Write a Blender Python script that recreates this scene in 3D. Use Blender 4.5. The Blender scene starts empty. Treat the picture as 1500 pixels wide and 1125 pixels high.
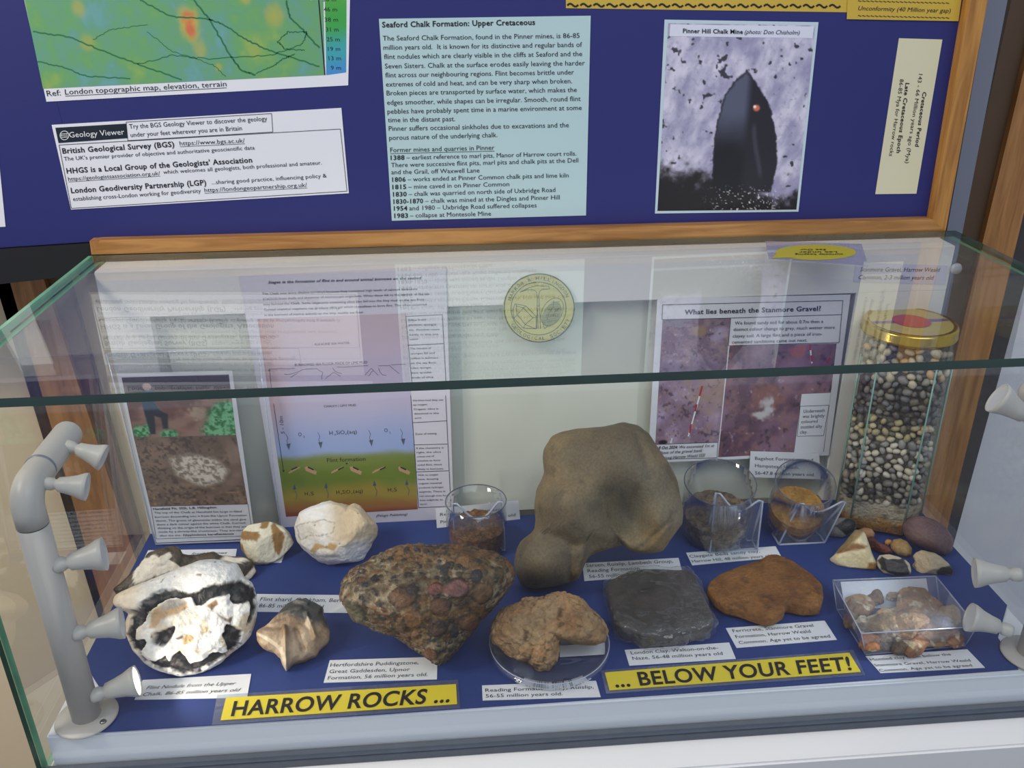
import bpy, bmesh, math, random
import numpy as np
from mathutils import Vector, Matrix
random.seed(7); RNG = np.random.RandomState(7)
SC = bpy.context.scene
COL = SC.collection

# ------------------------------------------------------------------ camera, world, lights, exposure
FPX = 1284.218
CAM = np.array([-0.09207, -0.54872, 0.55118])
CR = np.array([0.99695048, -0.07764296, -0.00783045])
CU = np.array([0.03972915, 0.41862793, 0.90728841])
CW = np.array([0.06716652, 0.90483271, -0.420436])
cd = bpy.data.cameras.new('camera'); cam = bpy.data.objects.new('camera', cd); COL.objects.link(cam)
cd.sensor_width = 36; cd.lens = FPX/1500*36; cd.clip_start = .02; cd.clip_end = 50
cam.matrix_world = Matrix(((CR[0], CU[0], -CW[0], CAM[0]), (CR[1], CU[1], -CW[1], CAM[1]), (CR[2], CU[2], -CW[2], CAM[2]), (0, 0, 0, 1)))
SC.camera = cam
SC.view_settings.view_transform = 'Standard'; SC.view_settings.look = 'None'
SC.view_settings.exposure = 0.0; SC.view_settings.gamma = 1.0; SC.view_settings.use_curve_mapping = False
SC.cycles.transparent_max_bounces = 40
w = bpy.data.worlds.new('world'); SC.world = w; w.use_nodes = True
w.node_tree.nodes['Background'].inputs[0].default_value = (.66, .74, .9, 1)
w.node_tree.nodes['Background'].inputs[1].default_value = .55

def light(name, kind, loc, aim, energy, color, **kw):
    d = bpy.data.lights.new(name, kind); d.energy = energy; d.color = color
    for k, v in kw.items(): setattr(d, k, v)
    o = bpy.data.objects.new(name, d); COL.objects.link(o); o.location = loc
    o.rotation_euler = (Vector(aim)-Vector(loc)).to_track_quat('-Z', 'Y').to_euler()
    return o
light('added_area_light', 'AREA', (.5, -.9, 1.75), (0, .15, 0), 13, (.90, .95, 1), shape='RECTANGLE', size=1.5, size_y=.8)  # added broad cool lamp overhead for the general light
light('added_area_light', 'AREA', (-1.15, -.35, 1.25), (-.15, .2, .05), 13, (1, .88, .72), shape='RECTANGLE', size=.3, size_y=.3)  # added warm key lamp from upper left, kept small to firm the shadows

# ------------------------------------------------------------------ pixel <-> place helpers (points on real planes)
D = 0.2839; H = 0.300; TB = 0.0456; YU = D+TB; HC = -0.034
def U(px, py, pt, n):
    d = CW + (px-750)/FPX*CR - (py-562.5)/FPX*CU
    t = np.dot(np.asarray(pt, float)-CAM, n)/np.dot(d, n)
    return CAM+t*d
def PZ(px, py, z=0): return U(px, py, (0, 0, z), (0, 0, 1))
def PY(px, py, y): return U(px, py, (0, y, 0), (0, 1, 0))
def UV(P, pt, n):                                   # many pixels at once
    P = np.asarray(P, float)
    d = CW + ((P[:, 0]-750)/FPX)[:, None]*CR - ((P[:, 1]-562.5)/FPX)[:, None]*CU
    t = np.dot(np.asarray(pt, float)-CAM, n)/(d@np.asarray(n, float))
    return CAM+t[:, None]*d
def proj(P):
    d = np.asarray(P)-CAM; z = d@CW
    return np.stack([750+FPX*(d@CR)/z, 562.5-FPX*(d@CU)/z], -1)
def S(c):                                           # sRGB 0-255 -> linear
    c = np.asarray(c, float)/255
    return np.where(c <= .04045, c/12.92, ((c+.055)/1.055)**2.4)
def S4(c): return tuple(float(x) for x in S(c))+(1,)

# ------------------------------------------------------------------ noise
def _h(i, j, k, s):
    n = (i*73856093) ^ (j*19349663) ^ (k*83492791) ^ (s*2654435)
    n = (n ^ (n >> 13))*1274126177 & 0x7fffffff
    n = (n ^ (n >> 15))*668265263 & 0x7fffffff
    return ((n >> 7) & 0xffff)/65535.0
def vn(P, s=0):
    I = np.floor(P).astype(np.int64); F = P-I; F = F*F*(3-2*F); r = 0
    for a in (0, 1):
        for b in (0, 1):
            for c in (0, 1):
                wt = (F[:, 0] if a else 1-F[:, 0])*(F[:, 1] if b else 1-F[:, 1])*(F[:, 2] if c else 1-F[:, 2])
                r = r+wt*_h(I[:, 0]+a, I[:, 1]+b, I[:, 2]+c, s)
    return r
def fbm(P, f, o=4, s=0, g=.5):
    r = 0; a = 1; t = 0
    for i in range(o):
        r = r+a*vn(P*f+i*17.3, s+i); t += a; a *= g; f *= 2.03
    return r/t                                       # 0..1
def fbm2(X, Y, f, o=4, s=0, g=.5):
    return fbm(np.stack([X.ravel(), Y.ravel(), np.zeros(X.size)+.37], 1), f, o, s, g).reshape(X.shape)
def worley(P, f, s=0):                               # F1, F2, id (cells)
    P = P*f; I = np.floor(P).astype(np.int64)
    d1 = np.full(len(P), 9.); d2 = d1.copy(); cid = np.zeros(len(P))
    for a in (-1, 0, 1):
        for b in (-1, 0, 1):
            for c in (-1, 0, 1):
                J = I+[a, b, c]
                q = J+np.stack([_h(J[:, 0], J[:, 1], J[:, 2], s+k) for k in (1, 2, 3)], 1)
                d = np.sqrt(((P-q)**2).sum(1)); h = _h(J[:, 0], J[:, 1], J[:, 2], s+9)
                near = d < d1
                d2 = np.where(near, d1, np.minimum(d2, d)); cid = np.where(near, h, cid); d1 = np.where(near, d, d1)
    return d1, d2, cid
def sst(a, b, x):
    t = np.clip((x-a)/(b-a), 0, 1); return t*t*(3-2*t)
def mix(a, b, t):
    a = np.asarray(a, float); b = np.asarray(b, float); t = np.asarray(t)[..., None]
    return a*(1-t)+b*t
def polysd(P, poly):                                 # signed distance, inside negative
    P = np.asarray(P, float); poly = np.asarray(poly, float); d = np.full(len(P), 1e9); ins = np.zeros(len(P), bool)
    for i in range(len(poly)):
        a = poly[i]; b = poly[(i+1) % len(poly)]; e = b-a; v = P-a
        t = np.clip((v@e)/max(e@e, 1e-9), 0, 1)
        d = np.minimum(d, np.sqrt(((v-t[:, None]*e)**2).sum(1)))
        c = (a[1] > P[:, 1]) != (b[1] > P[:, 1])
        dy = b[1]-a[1] if abs(b[1]-a[1]) > 1e-9 else 1e-9
        ins ^= c & (P[:, 0] < (b[0]-a[0])*(P[:, 1]-a[1])/dy+a[0])
    return np.where(ins, -d, d)

# ------------------------------------------------------------------ materials
MATS = {}
def mat(name, col, rough=.6, metal=0, spec=.5, bump=None, noise=None, emit=None, coat=0, trans=0):
    if name in MATS: return MATS[name]
    m = bpy.data.materials.new(name); m.use_nodes = True; nt = m.node_tree; b = nt.nodes['Principled BSDF']
    b.inputs['Base Color'].default_value = S4(col); b.inputs['Roughness'].default_value = rough
    b.inputs['Metallic'].default_value = metal; b.inputs['Specular IOR Level'].default_value = spec
    b.inputs['Coat Weight'].default_value = coat
    tc = nt.nodes.new('ShaderNodeTexCoord')
    if noise:                                        # (scale, amount, (sx,sy,sz))
        mp = nt.nodes.new('ShaderNodeMapping'); mp.inputs['Scale'].default_value = noise[2] if len(noise) > 2 else (1, 1, 1)
        nt.links.new(tc.outputs['Object'], mp.inputs[0])
        n = nt.nodes.new('ShaderNodeTexNoise'); n.inputs['Scale'].default_value = noise[0]; n.inputs['Detail'].default_value = 6
        nt.links.new(mp.outputs[0], n.inputs['Vector'])
        mx = nt.nodes.new('ShaderNodeMix'); mx.data_type = 'RGBA'
        c = S(col); k = noise[1]
        mx.inputs[6].default_value = tuple(float(x*(1-k)) for x in c)+(1,)
        mx.inputs[7].default_value = tuple(float(min(1, x*(1+k))) for x in c)+(1,)
        nt.links.new(n.outputs[0], mx.inputs[0]); nt.links.new(mx.outputs[2], b.inputs['Base Color'])
    if bump:
        n = nt.nodes.new('ShaderNodeTexNoise'); n.inputs['Scale'].default_value = bump[0]; n.inputs['Detail'].default_value = 8
        nt.links.new(tc.outputs['Object'], n.inputs['Vector'])
        bp = nt.nodes.new('ShaderNodeBump'); bp.inputs['Strength'].default_value = bump[1]; bp.inputs['Distance'].default_value = bump[2]
        nt.links.new(n.outputs[0], bp.inputs['Height']); nt.links.new(bp.outputs[0], b.inputs['Normal'])
    if emit: b.inputs['Emission Color'].default_value = S4(emit[0]); b.inputs['Emission Strength'].default_value = emit[1]
    MATS[name] = m; return m
def vmat(name, rough=.7, bump=None, coat=0, spec=.5, grain=None):   # base colour from the painted attribute
    if name in MATS: return MATS[name]
    m = mat(name, (200, 200, 200), rough, 0, spec, bump, None, None, coat); nt = m.node_tree; b = nt.nodes['Principled BSDF']
    a = nt.nodes.new('ShaderNodeAttribute'); a.attribute_name = 'Col'
    if grain:
        tc = nt.nodes.new('ShaderNodeTexCoord'); n = nt.nodes.new('ShaderNodeTexNoise'); n.inputs['Scale'].default_value = grain[0]; n.inputs['Detail'].default_value = 5
        nt.links.new(tc.outputs['Object'], n.inputs['Vector'])
        mr = nt.nodes.new('ShaderNodeMapRange'); mr.inputs[1].default_value = .3; mr.inputs[2].default_value = .7
        mr.inputs[3].default_value = 1-grain[1]; mr.inputs[4].default_value = 1+grain[1]
        nt.links.new(n.outputs[0], mr.inputs[0])
        v = nt.nodes.new('ShaderNodeVectorMath'); v.operation = 'SCALE'
        nt.links.new(a.outputs['Color'], v.inputs[0]); nt.links.new(mr.outputs[0], v.inputs['Scale'])
        nt.links.new(v.outputs[0], b.inputs['Base Color'])
    else: nt.links.new(a.outputs['Color'], b.inputs['Base Color'])
    return m
def glass(name, tint=(1, 1, 1), ior=1.5, rough=0.0, haze=0.0, hazecol=(.8, .8, .85)):
    if name in MATS: return MATS[name]
    m = bpy.data.materials.new(name); m.use_nodes = True; nt = m.node_tree; nt.nodes.clear()
    out = nt.nodes.new('ShaderNodeOutputMaterial'); tr = nt.nodes.new('ShaderNodeBsdfTransparent'); gl = nt.nodes.new('ShaderNodeBsdfGlossy')
    tr.inputs[0].default_value = tuple(tint)+(1,); gl.inputs['Roughness'].default_value = rough; gl.inputs['Color'].default_value = (1, 1, 1, 1)
    fr = nt.nodes.new('ShaderNodeFresnel'); ge = nt.nodes.new('ShaderNodeNewGeometry'); mr = nt.nodes.new('ShaderNodeMapRange')   # unrefracted slab: same angle at both faces
    mr.inputs[3].default_value = ior; mr.inputs[4].default_value = 1/ior
    nt.links.new(ge.outputs['Backfacing'], mr.inputs[0]); nt.links.new(mr.outputs[0], fr.inputs[0])
    mx = nt.nodes.new('ShaderNodeMixShader')
    nt.links.new(fr.outputs[0], mx.inputs[0]); nt.links.new(gl.outputs[0], mx.inputs[2])
    if haze:
        df = nt.nodes.new('ShaderNodeBsdfDiffuse'); df.inputs[0].default_value = tuple(hazecol)+(1,)
        m2 = nt.nodes.new('ShaderNodeMixShader'); m2.inputs[0].default_value = haze
        nt.links.new(tr.outputs[0], m2.inputs[1]); nt.links.new(df.outputs[0], m2.inputs[2]); nt.links.new(m2.outputs[0], mx.inputs[1])
    else: nt.links.new(tr.outputs[0], mx.inputs[1])
    nt.links.new(mx.outputs[0], out.inputs[0]); MATS[name] = m; return m
def wood(name, c1, c2):
    if name in MATS: return MATS[name]
    m = mat(name, c1, .38, bump=(60, .15, .001)); nt = m.node_tree; b = nt.nodes['Principled BSDF']
    tc = nt.nodes.new('ShaderNodeTexCoord'); mp = nt.nodes.new('ShaderNodeMapping')
    mp.inputs['Scale'].default_value = (26, 26, 2.2) if 'upright' in name else (2.2, 26, 26)
    n = nt.nodes.new('ShaderNodeTexNoise'); n.inputs['Scale'].default_value = 5; n.inputs['Detail'].default_value = 7; n.inputs['Distortion'].default_value = .6
    cr = nt.nodes.new('ShaderNodeValToRGB'); cr.color_ramp.elements[0].color = S4(c1); cr.color_ramp.elements[1].color = S4(c2)
    cr.color_ramp.elements[0].position = .35; cr.color_ramp.elements[1].position = .65
    nt.links.new(tc.outputs['Object'], mp.inputs[0]); nt.links.new(mp.outputs[0], n.inputs['Vector']); nt.links.new(n.outputs[0], cr.inputs[0]); nt.links.new(cr.outputs[0], b.inputs['Base Color'])
    return m
M_ink = lambda: mat('ink', (22, 22, 26), .6)
M_white = mat('white_paint', (226, 226, 226), .45, bump=(25, .05, .001), noise=(9, .03))
M_plinth = mat('plinth_paint', (228, 233, 242), .4, bump=(25, .05, .001), noise=(7, .03))
M_paper = mat('paper', (224, 226, 234), .45)
M_glass = glass('clear_glass', (.988, .996, .99), 1.5)
M_lidglass = glass('lid_glass', (.988, .996, .99), 1.5)
M_edge = mat('glass_edge', (26, 54, 48), .12, noise=(40, .35), spec=.9)
M_edge_lit = mat('lit_edge_paint', (112, 172, 136), .15, noise=(40, .3), spec=.9)  # paler copy of the glass edge, with the light in it painted on
M_thin = glass('thin_glass', (.96, .965, .97), 1.45)
M_acr = glass('acrylic', (.93, .945, .97), 1.49, haze=.05, hazecol=(.6, .65, .8))
M_acredge = glass('acrylic_edge', (.7, .75, .85), 1.6, haze=.5, hazecol=(.75, .8, .95))
M_film = glass('clear_film', (.97, .97, .98), 1.6, rough=.06, haze=.03)

# ------------------------------------------------------------------ object helpers
def tag(o, label=None, cat=None, group=None, kind=None):
    if label: o['label'] = label
    if cat: o['category'] = cat
    if group: o['group'] = group
    if kind: o['kind'] = kind
    return o
def link(name, me, mats, parent=None, smooth=False):
    if not isinstance(mats, (list, tuple)): mats = [mats]
    for m in mats: me.materials.append(m)
    if smooth:
        me.polygons.foreach_set('use_smooth', [True]*len(me.polygons))
    o = bpy.data.objects.new(name, me); COL.objects.link(o)
    if parent is not None:
        o.parent = parent; o.matrix_parent_inverse = parent.matrix_world.inverted()
    return o
def empty(name, loc=(0, 0, 0)):
    o = bpy.data.objects.new(name, None); COL.objects.link(o); o.location = loc; o.empty_display_size = .02
    o.matrix_world = Matrix.Translation(Vector([float(v) for v in loc])); return o
def mesh(name, V, F, mats, parent=None, smooth=False, mi=None, col=None):
    me = bpy.data.meshes.new(name); me.from_pydata([tuple(map(float, v)) for v in V], [], [tuple(map(int, f)) for f in F]); me.update()
    if mi is not None: me.polygons.foreach_set('material_index', mi)
    if col is not None: setcol(me, col)
    return link(name, me, mats, parent, smooth)
def setcol(me, col):
    a = me.color_attributes.new('Col', 'FLOAT_COLOR', 'POINT')
    c = np.ones((len(me.vertices), 4)); c[:, :3] = col; a.data.foreach_set('color', c.ravel())
def box(name, lo, hi, mats, parent=None, bev=0.0, mi=None):
    bm = bmesh.new(); bmesh.ops.create_cube(bm, size=1)
    for v in bm.verts: v.co = Vector([lo[i]+(v.co[i]+.5)*(hi[i]-lo[i]) for i in range(3)])
    if bev: bmesh.ops.bevel(bm, geom=bm.edges[:], offset=bev, segments=2, affect='EDGES')
    me = bpy.data.meshes.new(name); bm.to_mesh(me); bm.free(); me.update()
    if mi is not None:
        for p in me.polygons: p.material_index = mi(p.normal)
    return link(name, me, mats, parent)
def quad_slab(name, Q, thick, mats, parent=None, n=None):     # polygon Q (3D pts), extruded along n by -thick (behind)
    Q = [np.asarray(q, float) for q in Q]; k = len(Q)
    if n is None:
        n = np.cross(Q[1]-Q[0], Q[2]-Q[0]); n /= np.linalg.norm(n)
    n = np.asarray(n, float)
    V = Q+[q-n*thick for q in Q]
    F = [list(range(k)), list(range(2*k-1, k-1, -1))]+[[i, i+k, (i+1) % k+k, (i+1) % k] for i in range(k)]
    me = bpy.data.meshes.new(name); me.from_pydata([tuple(map(float, v)) for v in V], [], F); me.update()
    bm = bmesh.new(); bm.from_mesh(me); bmesh.ops.recalc_face_normals(bm, faces=bm.faces[:]); bm.to_mesh(me); bm.free()
    return link(name, me, mats, parent)
def lathe(name, prof, mats, parent=None, origin=(0, 0, 0), axis=(0, 0, 1), seg=40, smooth=True, sx=None):
    ax = Vector([float(a) for a in axis]).normalized(); q = Vector((0, 0, 1)).rotation_difference(ax)
    V = []; F = []; n = len(prof)
    for i in range(seg):
        a = 2*math.pi*i/seg
        for r, z in prof:
            v = q @ Vector((r*math.cos(a), r*math.sin(a), z)); V.append(v+Vector([float(t) for t in origin]))
    for i in range(seg):
        j = (i+1) % seg
        for k in range(n-1): F.append((i*n+k, j*n+k, j*n+k+1, i*n+k+1))
    me = bpy.data.meshes.new(name); me.from_pydata(V, [], F); me.update()
    bm = bmesh.new(); bm.from_mesh(me); bmesh.ops.remove_doubles(bm, verts=bm.verts[:], dist=1e-6); bmesh.ops.recalc_face_normals(bm, faces=bm.faces[:]); bm.to_mesh(me); bm.free()
    return link(name, me, mats, parent, smooth)
def tube(name, pts, rad, mats, parent=None, seg=20, smooth=True):
    pts = [Vector([float(c) for c in p]) for p in pts]; V = []; F = []
    rad = rad if isinstance(rad, (list, tuple)) else [rad]*len(pts)
    ref = None
    for i, p in enumerate(pts):
        t = (pts[min(i+1, len(pts)-1)]-pts[max(i-1, 0)]).normalized()
        if ref is None: ref = t.orthogonal().normalized()
        ref = (ref-t*ref.dot(t)).normalized(); b = t.cross(ref)
        for k in range(seg):
            a = 2*math.pi*k/seg; V.append(p+(ref*math.cos(a)+b*math.sin(a))*rad[i])
    for i in range(len(pts)-1):
        for k in range(seg): F.append((i*seg+k, i*seg+(k+1) % seg, (i+1)*seg+(k+1) % seg, (i+1)*seg+k))
    F.append(tuple(range(seg-1, -1, -1))); F.append(tuple((len(pts)-1)*seg+k for k in range(seg)))
    return mesh(name, V, F, mats, parent, smooth)

# ------------------------------------------------------------------ printed matter
def glyphs(text, bold=False, italic=False, res=1, _c={}):
    k = (text, bold, italic, res)
    if k in _c: return _c[k]
    cu = bpy.data.curves.new('t', 'FONT'); cu.body = text; cu.size = 1; cu.resolution_u = res; cu.fill_mode = 'FRONT'; cu.offset = 0
    if bold: cu.offset = .022; cu.space_character = 1.06
    if italic: cu.shear = .28
    o = bpy.data.objects.new('t', cu); COL.objects.link(o)
    dg = bpy.context.evaluated_depsgraph_get(); me = bpy.data.meshes.new_from_object(o.evaluated_get(dg))
    n = len(me.vertices); v = np.zeros(n*3); me.vertices.foreach_get('co', v); v = v.reshape(-1, 3)[:, :2]
    f = [tuple(p.vertices) for p in me.polygons]
    bpy.data.objects.remove(o); bpy.data.curves.remove(cu); bpy.data.meshes.remove(me)
    if n: v = v.copy(); x0 = v[:, 0].min(); v[:, 0] = (v[:, 0]-x0)/(v[:, 0].max()-x0)
    _c[k] = (v, f); return _c[k]
class Ink:                                            # gathers lettering and rules of one sheet in pixel space
    def __init__(s, pl, conv=(0, 0, 1), up=(0, -1)):
        s.V = []; s.F = []; s.n = 0; s.pl = pl; s.cv = conv; u = np.array(up, float); s.up = u/np.linalg.norm(u)
    def c(s, x, y): return np.array([s.cv[0]+x/s.cv[2], s.cv[1]+y/s.cv[2]])
    def add(s, P, F):
        s.V.append(P); s.F += [tuple(i+s.n for i in f) for f in F]; s.n += len(P)
    def t(s, text, x0, y0, x1, y1, h, bold=False, italic=False, ul=False, res=2, up=None):
        a = s.c(x0, y0); b = s.c(x1, y1); v, f = glyphs(text, bold, italic, res)
        u = s.up if up is None else np.array(up, float)/np.linalg.norm(up)
        P = a+v[:, :1]*(b-a)+v[:, 1:]/.70*h/s.cv[2]*u
        s.add(P, f)
        if ul: s.l([(x0, y0+h*.28), (x1, y1+h*.28)], h*.09)
        return s
    def l(s, pts, wd, closed=False):
        pts = [s.c(*p) for p in pts]
        if closed: pts = pts+[pts[0]]
        wd = wd/s.cv[2]/2
        for a, b in zip(pts[:-1], pts[1:]):
            e = b-a; L = np.linalg.norm(e)
            if L < 1e-6: continue
            n = np.array([-e[1], e[0]])/L*wd
            s.add(np.array([a-n, b-n, b+n, a+n]), [(0, 1, 2, 3)])
        return s
    def poly(s, pts): s.add(np.array([s.c(*p) for p in pts]), [tuple(range(len(pts)))]); return s
    def build(s, name, m, parent, lift=.0003):
        if not s.V: return
        pt, n = s.pl; P = UV(np.concatenate(s.V), np.asarray(pt, float)+np.asarray(n)*lift, n)
        return mesh(name, P, s.F, m, parent)
def homog(src, dst):
    A = []; b = []
    for (x, y), (u, v) in zip(src, dst):
        A += [[x, y, 1, 0, 0, 0, -u*x, -u*y], [0, 0, 0, x, y, 1, -v*x, -v*y]]; b += [u, v]
    h = np.linalg.solve(np.array(A, float), np.array(b, float)); return np.append(h, 1).reshape(3, 3)
def picture(name, q, pl, nx, ny, fn, parent, m=None, lift=.00015):   # q px TL,TR,BR,BL
    X, Y = np.meshgrid(np.linspace(0, 1, nx), np.linspace(0, 1, ny)); Hm = homog([(0, 0), (1, 0), (1, 1), (0, 1)], q)
    G = np.stack([X.ravel(), Y.ravel(), np.ones(X.size)]); R = Hm@G; P = (R[:2]/R[2]).T
    pt, n = pl; W = UV(P, np.asarray(pt, float)+np.asarray(n)*lift, n)
    i = np.arange(nx*ny).reshape(ny, nx)
    F = np.stack([i[:-1, :-1], i[1:, :-1], i[1:, 1:], i[:-1, 1:]], -1).reshape(-1, 4)
    c = S(np.clip(fn(X, Y), 0, 255)).reshape(-1, 3)
    me = bpy.data.meshes.new(name); me.from_pydata(W.tolist(), [], F.tolist()); me.update(); setcol(me, c)
    return link(name, me, m or vmat('print', .42), parent)
def sheet(name, q, pl, label, cat, m=None, thick=.0004, lift=.0005, group=None):
    pt, n = pl; n = np.asarray(n, float); P = UV(q, np.asarray(pt, float)+n*lift, n)
    o = quad_slab(name, P, thick, m or M_paper, n=n); tag(o, label, cat, group)
    return o, (np.asarray(pt, float)+n*lift, n)
NZ = np.array([0, 0, 1.]); NY = np.array([0, -1., 0])

# ================================================================== THE ROOM
YW = D+.148
wall = box('wall_back', (-2.2, YW, -.95), (.45, YW+.06, 2.3), mat('beige_wall', (226, 206, 172), .8, noise=(3, .06), bump=(30, .1, .002))); tag(wall, kind='structure')
wall2 = box('wall_right', (.45, YW-.001, -.95), (2.4, YW+.056, 2.3), mat('grey_wall', (222, 222, 228), .8, noise=(3, .04))); tag(wall2, kind='structure')
fl = box('floor', (-2.2, -2.6, -1.0), (2.4, YW+.06, -.95), mat('floor_vinyl', (120, 112, 104), .5, noise=(4, .2))); tag(fl, kind='structure')
def post(name, tl, tr, br, bl, y, dep, m, label=None, cat=None):
    P = [PY(*tl, y), PY(*tr, y), PY(*br, y), PY(*bl, y)]
    def ext(a, b, z): t = (z-a[2])/(b[2]-a[2]); return a+(b-a)*t
    A = (P[0]+0); zt = 1.5; zb = -.95
    Q = [ext(P[0], P[3], zt), ext(P[1], P[2], zt), ext(P[1], P[2], zb), ext(P[0], P[3], zb)]
    o = quad_slab(name, Q, dep, m, n=NY)
    if label: tag(o, label, cat)
    else: tag(o, kind='structure')
    return o
WL = wood('upright_oak', (146, 96, 48), (182, 128, 70)); WF = wood('frame_oak', (148, 100, 48), (184, 134, 74))
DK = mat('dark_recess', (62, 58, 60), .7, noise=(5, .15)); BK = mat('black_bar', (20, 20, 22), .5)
YP = YW-.020
post('trim_1', (15, 415), (66, 415), (190, 793), (123, 793), YP, .019, WL)
post('trim_2', (66, 415), (100, 415), (208, 793), (188, 793), YP+.008, .011, mat('dark_wood', (96, 58, 34), .5, noise=(20, .2)))
post('trim_3', (1443, 340), (1493, 340), (1390, 765), (1346, 745), YP, .018, WL)
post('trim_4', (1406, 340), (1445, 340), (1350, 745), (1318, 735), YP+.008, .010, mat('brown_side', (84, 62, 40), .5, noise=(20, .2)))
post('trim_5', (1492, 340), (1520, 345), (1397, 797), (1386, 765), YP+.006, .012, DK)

# ================================================================== UPPER DISPLAY BOARD
YB = YU+.002
board = empty('display_board', (0, YB, H)); tag(board, 'framed blue display board standing above the glass case', 'board')
M_blue = mat('blue_board', (32, 37, 106), .55, noise=(5, .05), bump=(220, .12, .0006))
PB = ((0, YB, 0), NY)
def PBq(*q, y=YB): return [PY(a, b, y) for a, b in q]
quad_slab('backing_panel', PBq((136, 360), (1372, 330), (1428, 0), (1490, -420), (-83, -520), y=YB), .012, M_blue, board, NY)
WH = .0005
quad_slab('bottom_rail', PBq((146, 352), (1366, 321), (1385, 339), (137, 373), y=YB-.012), .02, WF, board, NY)
quad_slab('side_stile', PBq((1366, 321), (1420, 0), (1478, -400), (1510, -400), (1447, 0), (1385, 339), y=YB-.012), .02, wood('upright_frame_oak', (150, 100, 44), (190, 136, 66)), board, NY)
quad_slab('side_stile', PBq((131, 353), (146, 352), (137, 373), (134, 373), y=YB-.012), .02, WL, board, NY)
quad_slab('painted_gap_shadow', PBq((137, 373), (1385, 339), (1386, 342), (138, 376), y=YB-.008), .01, BK, board, NY)  # solid black strip painting the shade in the gap below the rail
side = quad_slab('side_board', PBq((-330, 385), (134.5, 354), (-84.5, -520), (-520, -520), y=YB), .006, M_blue, None, NY)
tag(side, 'plain blue board reaching past the left edge of the frame', 'board')
bar = quad_slab('black_rail', PBq((-330, 387), (132, 357), (140, 400), (100, 405), (-300, 450), y=YB-.004), .012, BK, None, NY)
tag(bar, 'black rail under the blue board left of the oak frame', 'rail')
greyw = post('trim_6', (1447, 0), (1476, 0), (1409, 345), (1386, 345), YB+.02, .01, mat('grey_gap', (120, 124, 138), .7))

PF = ((0, YB, 0), NY); PBf = ((0, YB, 0), NY)
# the map
K1 = (0, 0, 2.778)
def mapfn(X, Y):
    X2 = X*1.35; Yy = Y
    n = fbm2(X2*1, Yy, 7, 5, 3); n2 = fbm2(X2, Yy, 26, 3, 9)
    v = n*.75+n2*.25
    c = mix((100, 156, 142), (104, 162, 104), sst(.36, .6, v)); c = mix(c, (138, 172, 90), sst(.54, .72, v)*.8); c = mix(c, (172, 176, 88), sst(.66, .78, v)*.6)
    c = mix(c, (108, 164, 168), sst(.44, .34, v)*.6)
    for (x, y, r, a) in ((.53, .52+.25, .05, 1), (.535, .81, .05, 1), (.73, .70, .03, .8), (.83, .77, .05, .7), (.17, .72, .035, .7), (.18, .84, .035, .6), (.8, .62, .04, .7), (.62, .95, .02, .7), (.56, .88, .04, .7), (.75, .9, .03, .4), (.16, .62, .05, .5), (.3, .3, .06, .7), (.55, .2, .07, .6)):
        d = np.hypot((X-x)*1.35, (Y-y)*1)/r+ (n2-.5)*.9
        c = mix(c, (196, 172, 78), sst(1.3, .4, d)*a*.8); 
        if a == 1: c = mix(c, (200, 110, 74), sst(.75, .25, d))
    return c
mp, pl = sheet('map_poster', [(-40, -345), (520, -345), (510, 125), (68, 149)], PF, 'colour relief map of London topography, top left on the blue board', 'map')
picture('map_print', [(-35, -340), (466, -345), (476, 110), (63, 130)], pl, 200, 180, mapfn, mp)
def leg(X, Y):
    c = mix((210, 60, 60), (220, 190, 60), sst(0, .4, Y)); c = mix(c, (60, 160, 70), sst(.4, .78, Y)); c = mix(c, (60, 160, 170), sst(.78, .9, Y)); return mix(c, (66, 140, 205), sst(.9, 1, Y))
picture('map_scale', [(469, -345), (509, -345), (507, 106), (478, 110)], pl, 6, 60, leg, mp)
ik = Ink(pl, K1, (-.1, -1))
for s_, x0, x1, y in (('46 m', 1318, 1372, 46), ('38 m', 1322, 1376, 88), ('31 m', 1327, 1378, 128), ('25 m', 1330, 1383, 168), ('19 m', 1335, 1385, 207), ('13 m', 1338, 1388, 245), ('9 m', 1347, 1388, 284), ('58 m', 1314, 1368, 5)):
    ik.t(s_, x0, y, x1, y, 17)
ik.t('Ref:', 192, 392, 248, 388, 24, up=(-.2, -1)); ik.t('London topographic map, elevation, terrain', 265, 385, 922, 351, 22, ul=True)
ik.l([(1297, 0), (1322, 305)], 5)
ik.build('lettering', M_ink(), mp)
r_ = Ink(pl, K1)
def wob(pts, k=14):
    out = []
    for (a, b) in zip(pts[:-1], pts[1:]):
        for i in range(k):
            t = i/k; out.append((a[0]+(b[0]-a[0])*t+random.uniform(-3, 3), a[1]+(b[1]-a[1])*t+random.uniform(-3, 3)))
    return out+[pts[-1]]
for pts, wd in (([(135, 130), (280, 150), (400, 200), (560, 260), (740, 325)], 6), ([(780, -10), (850, 75), (940, 230), (980, 285), (1040, 305)], 7), ([(570, 0), (700, 68), (840, 75), (900, 95), (1010, 165), (1120, 215), (1300, 270)], 6), ([(1165, 0), (1180, 70), (1240, 130), (1300, 195)], 7), ([(150, 250), (260, 275), (350, 310), (530, 320)], 5), ([(560, 262), (700, 225), (850, 240), (1100, 225), (1230, 180), (1250, 130), (1170, 130), (1130, 170), (1160, 200), (1240, 205)], 4), ([(380, 160), (450, 120), (600, 100)], 3), ([(1040, 300), (1110, 270), (1150, 240), (1200, 220)], 4), ([(600, 130), (700, 210), (860, 260), (920, 310)], 3), ([(200, -300), (300, -150), (560, -50), (800, -80), (1200, -200)], 7), ([(700, -400), (760, -200), (780, 0)], 6)):
    r_.l(wob(pts), wd)
r_.build('road_lines', mat('map_roads', (44, 116, 74), .5), mp, .00025)
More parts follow.
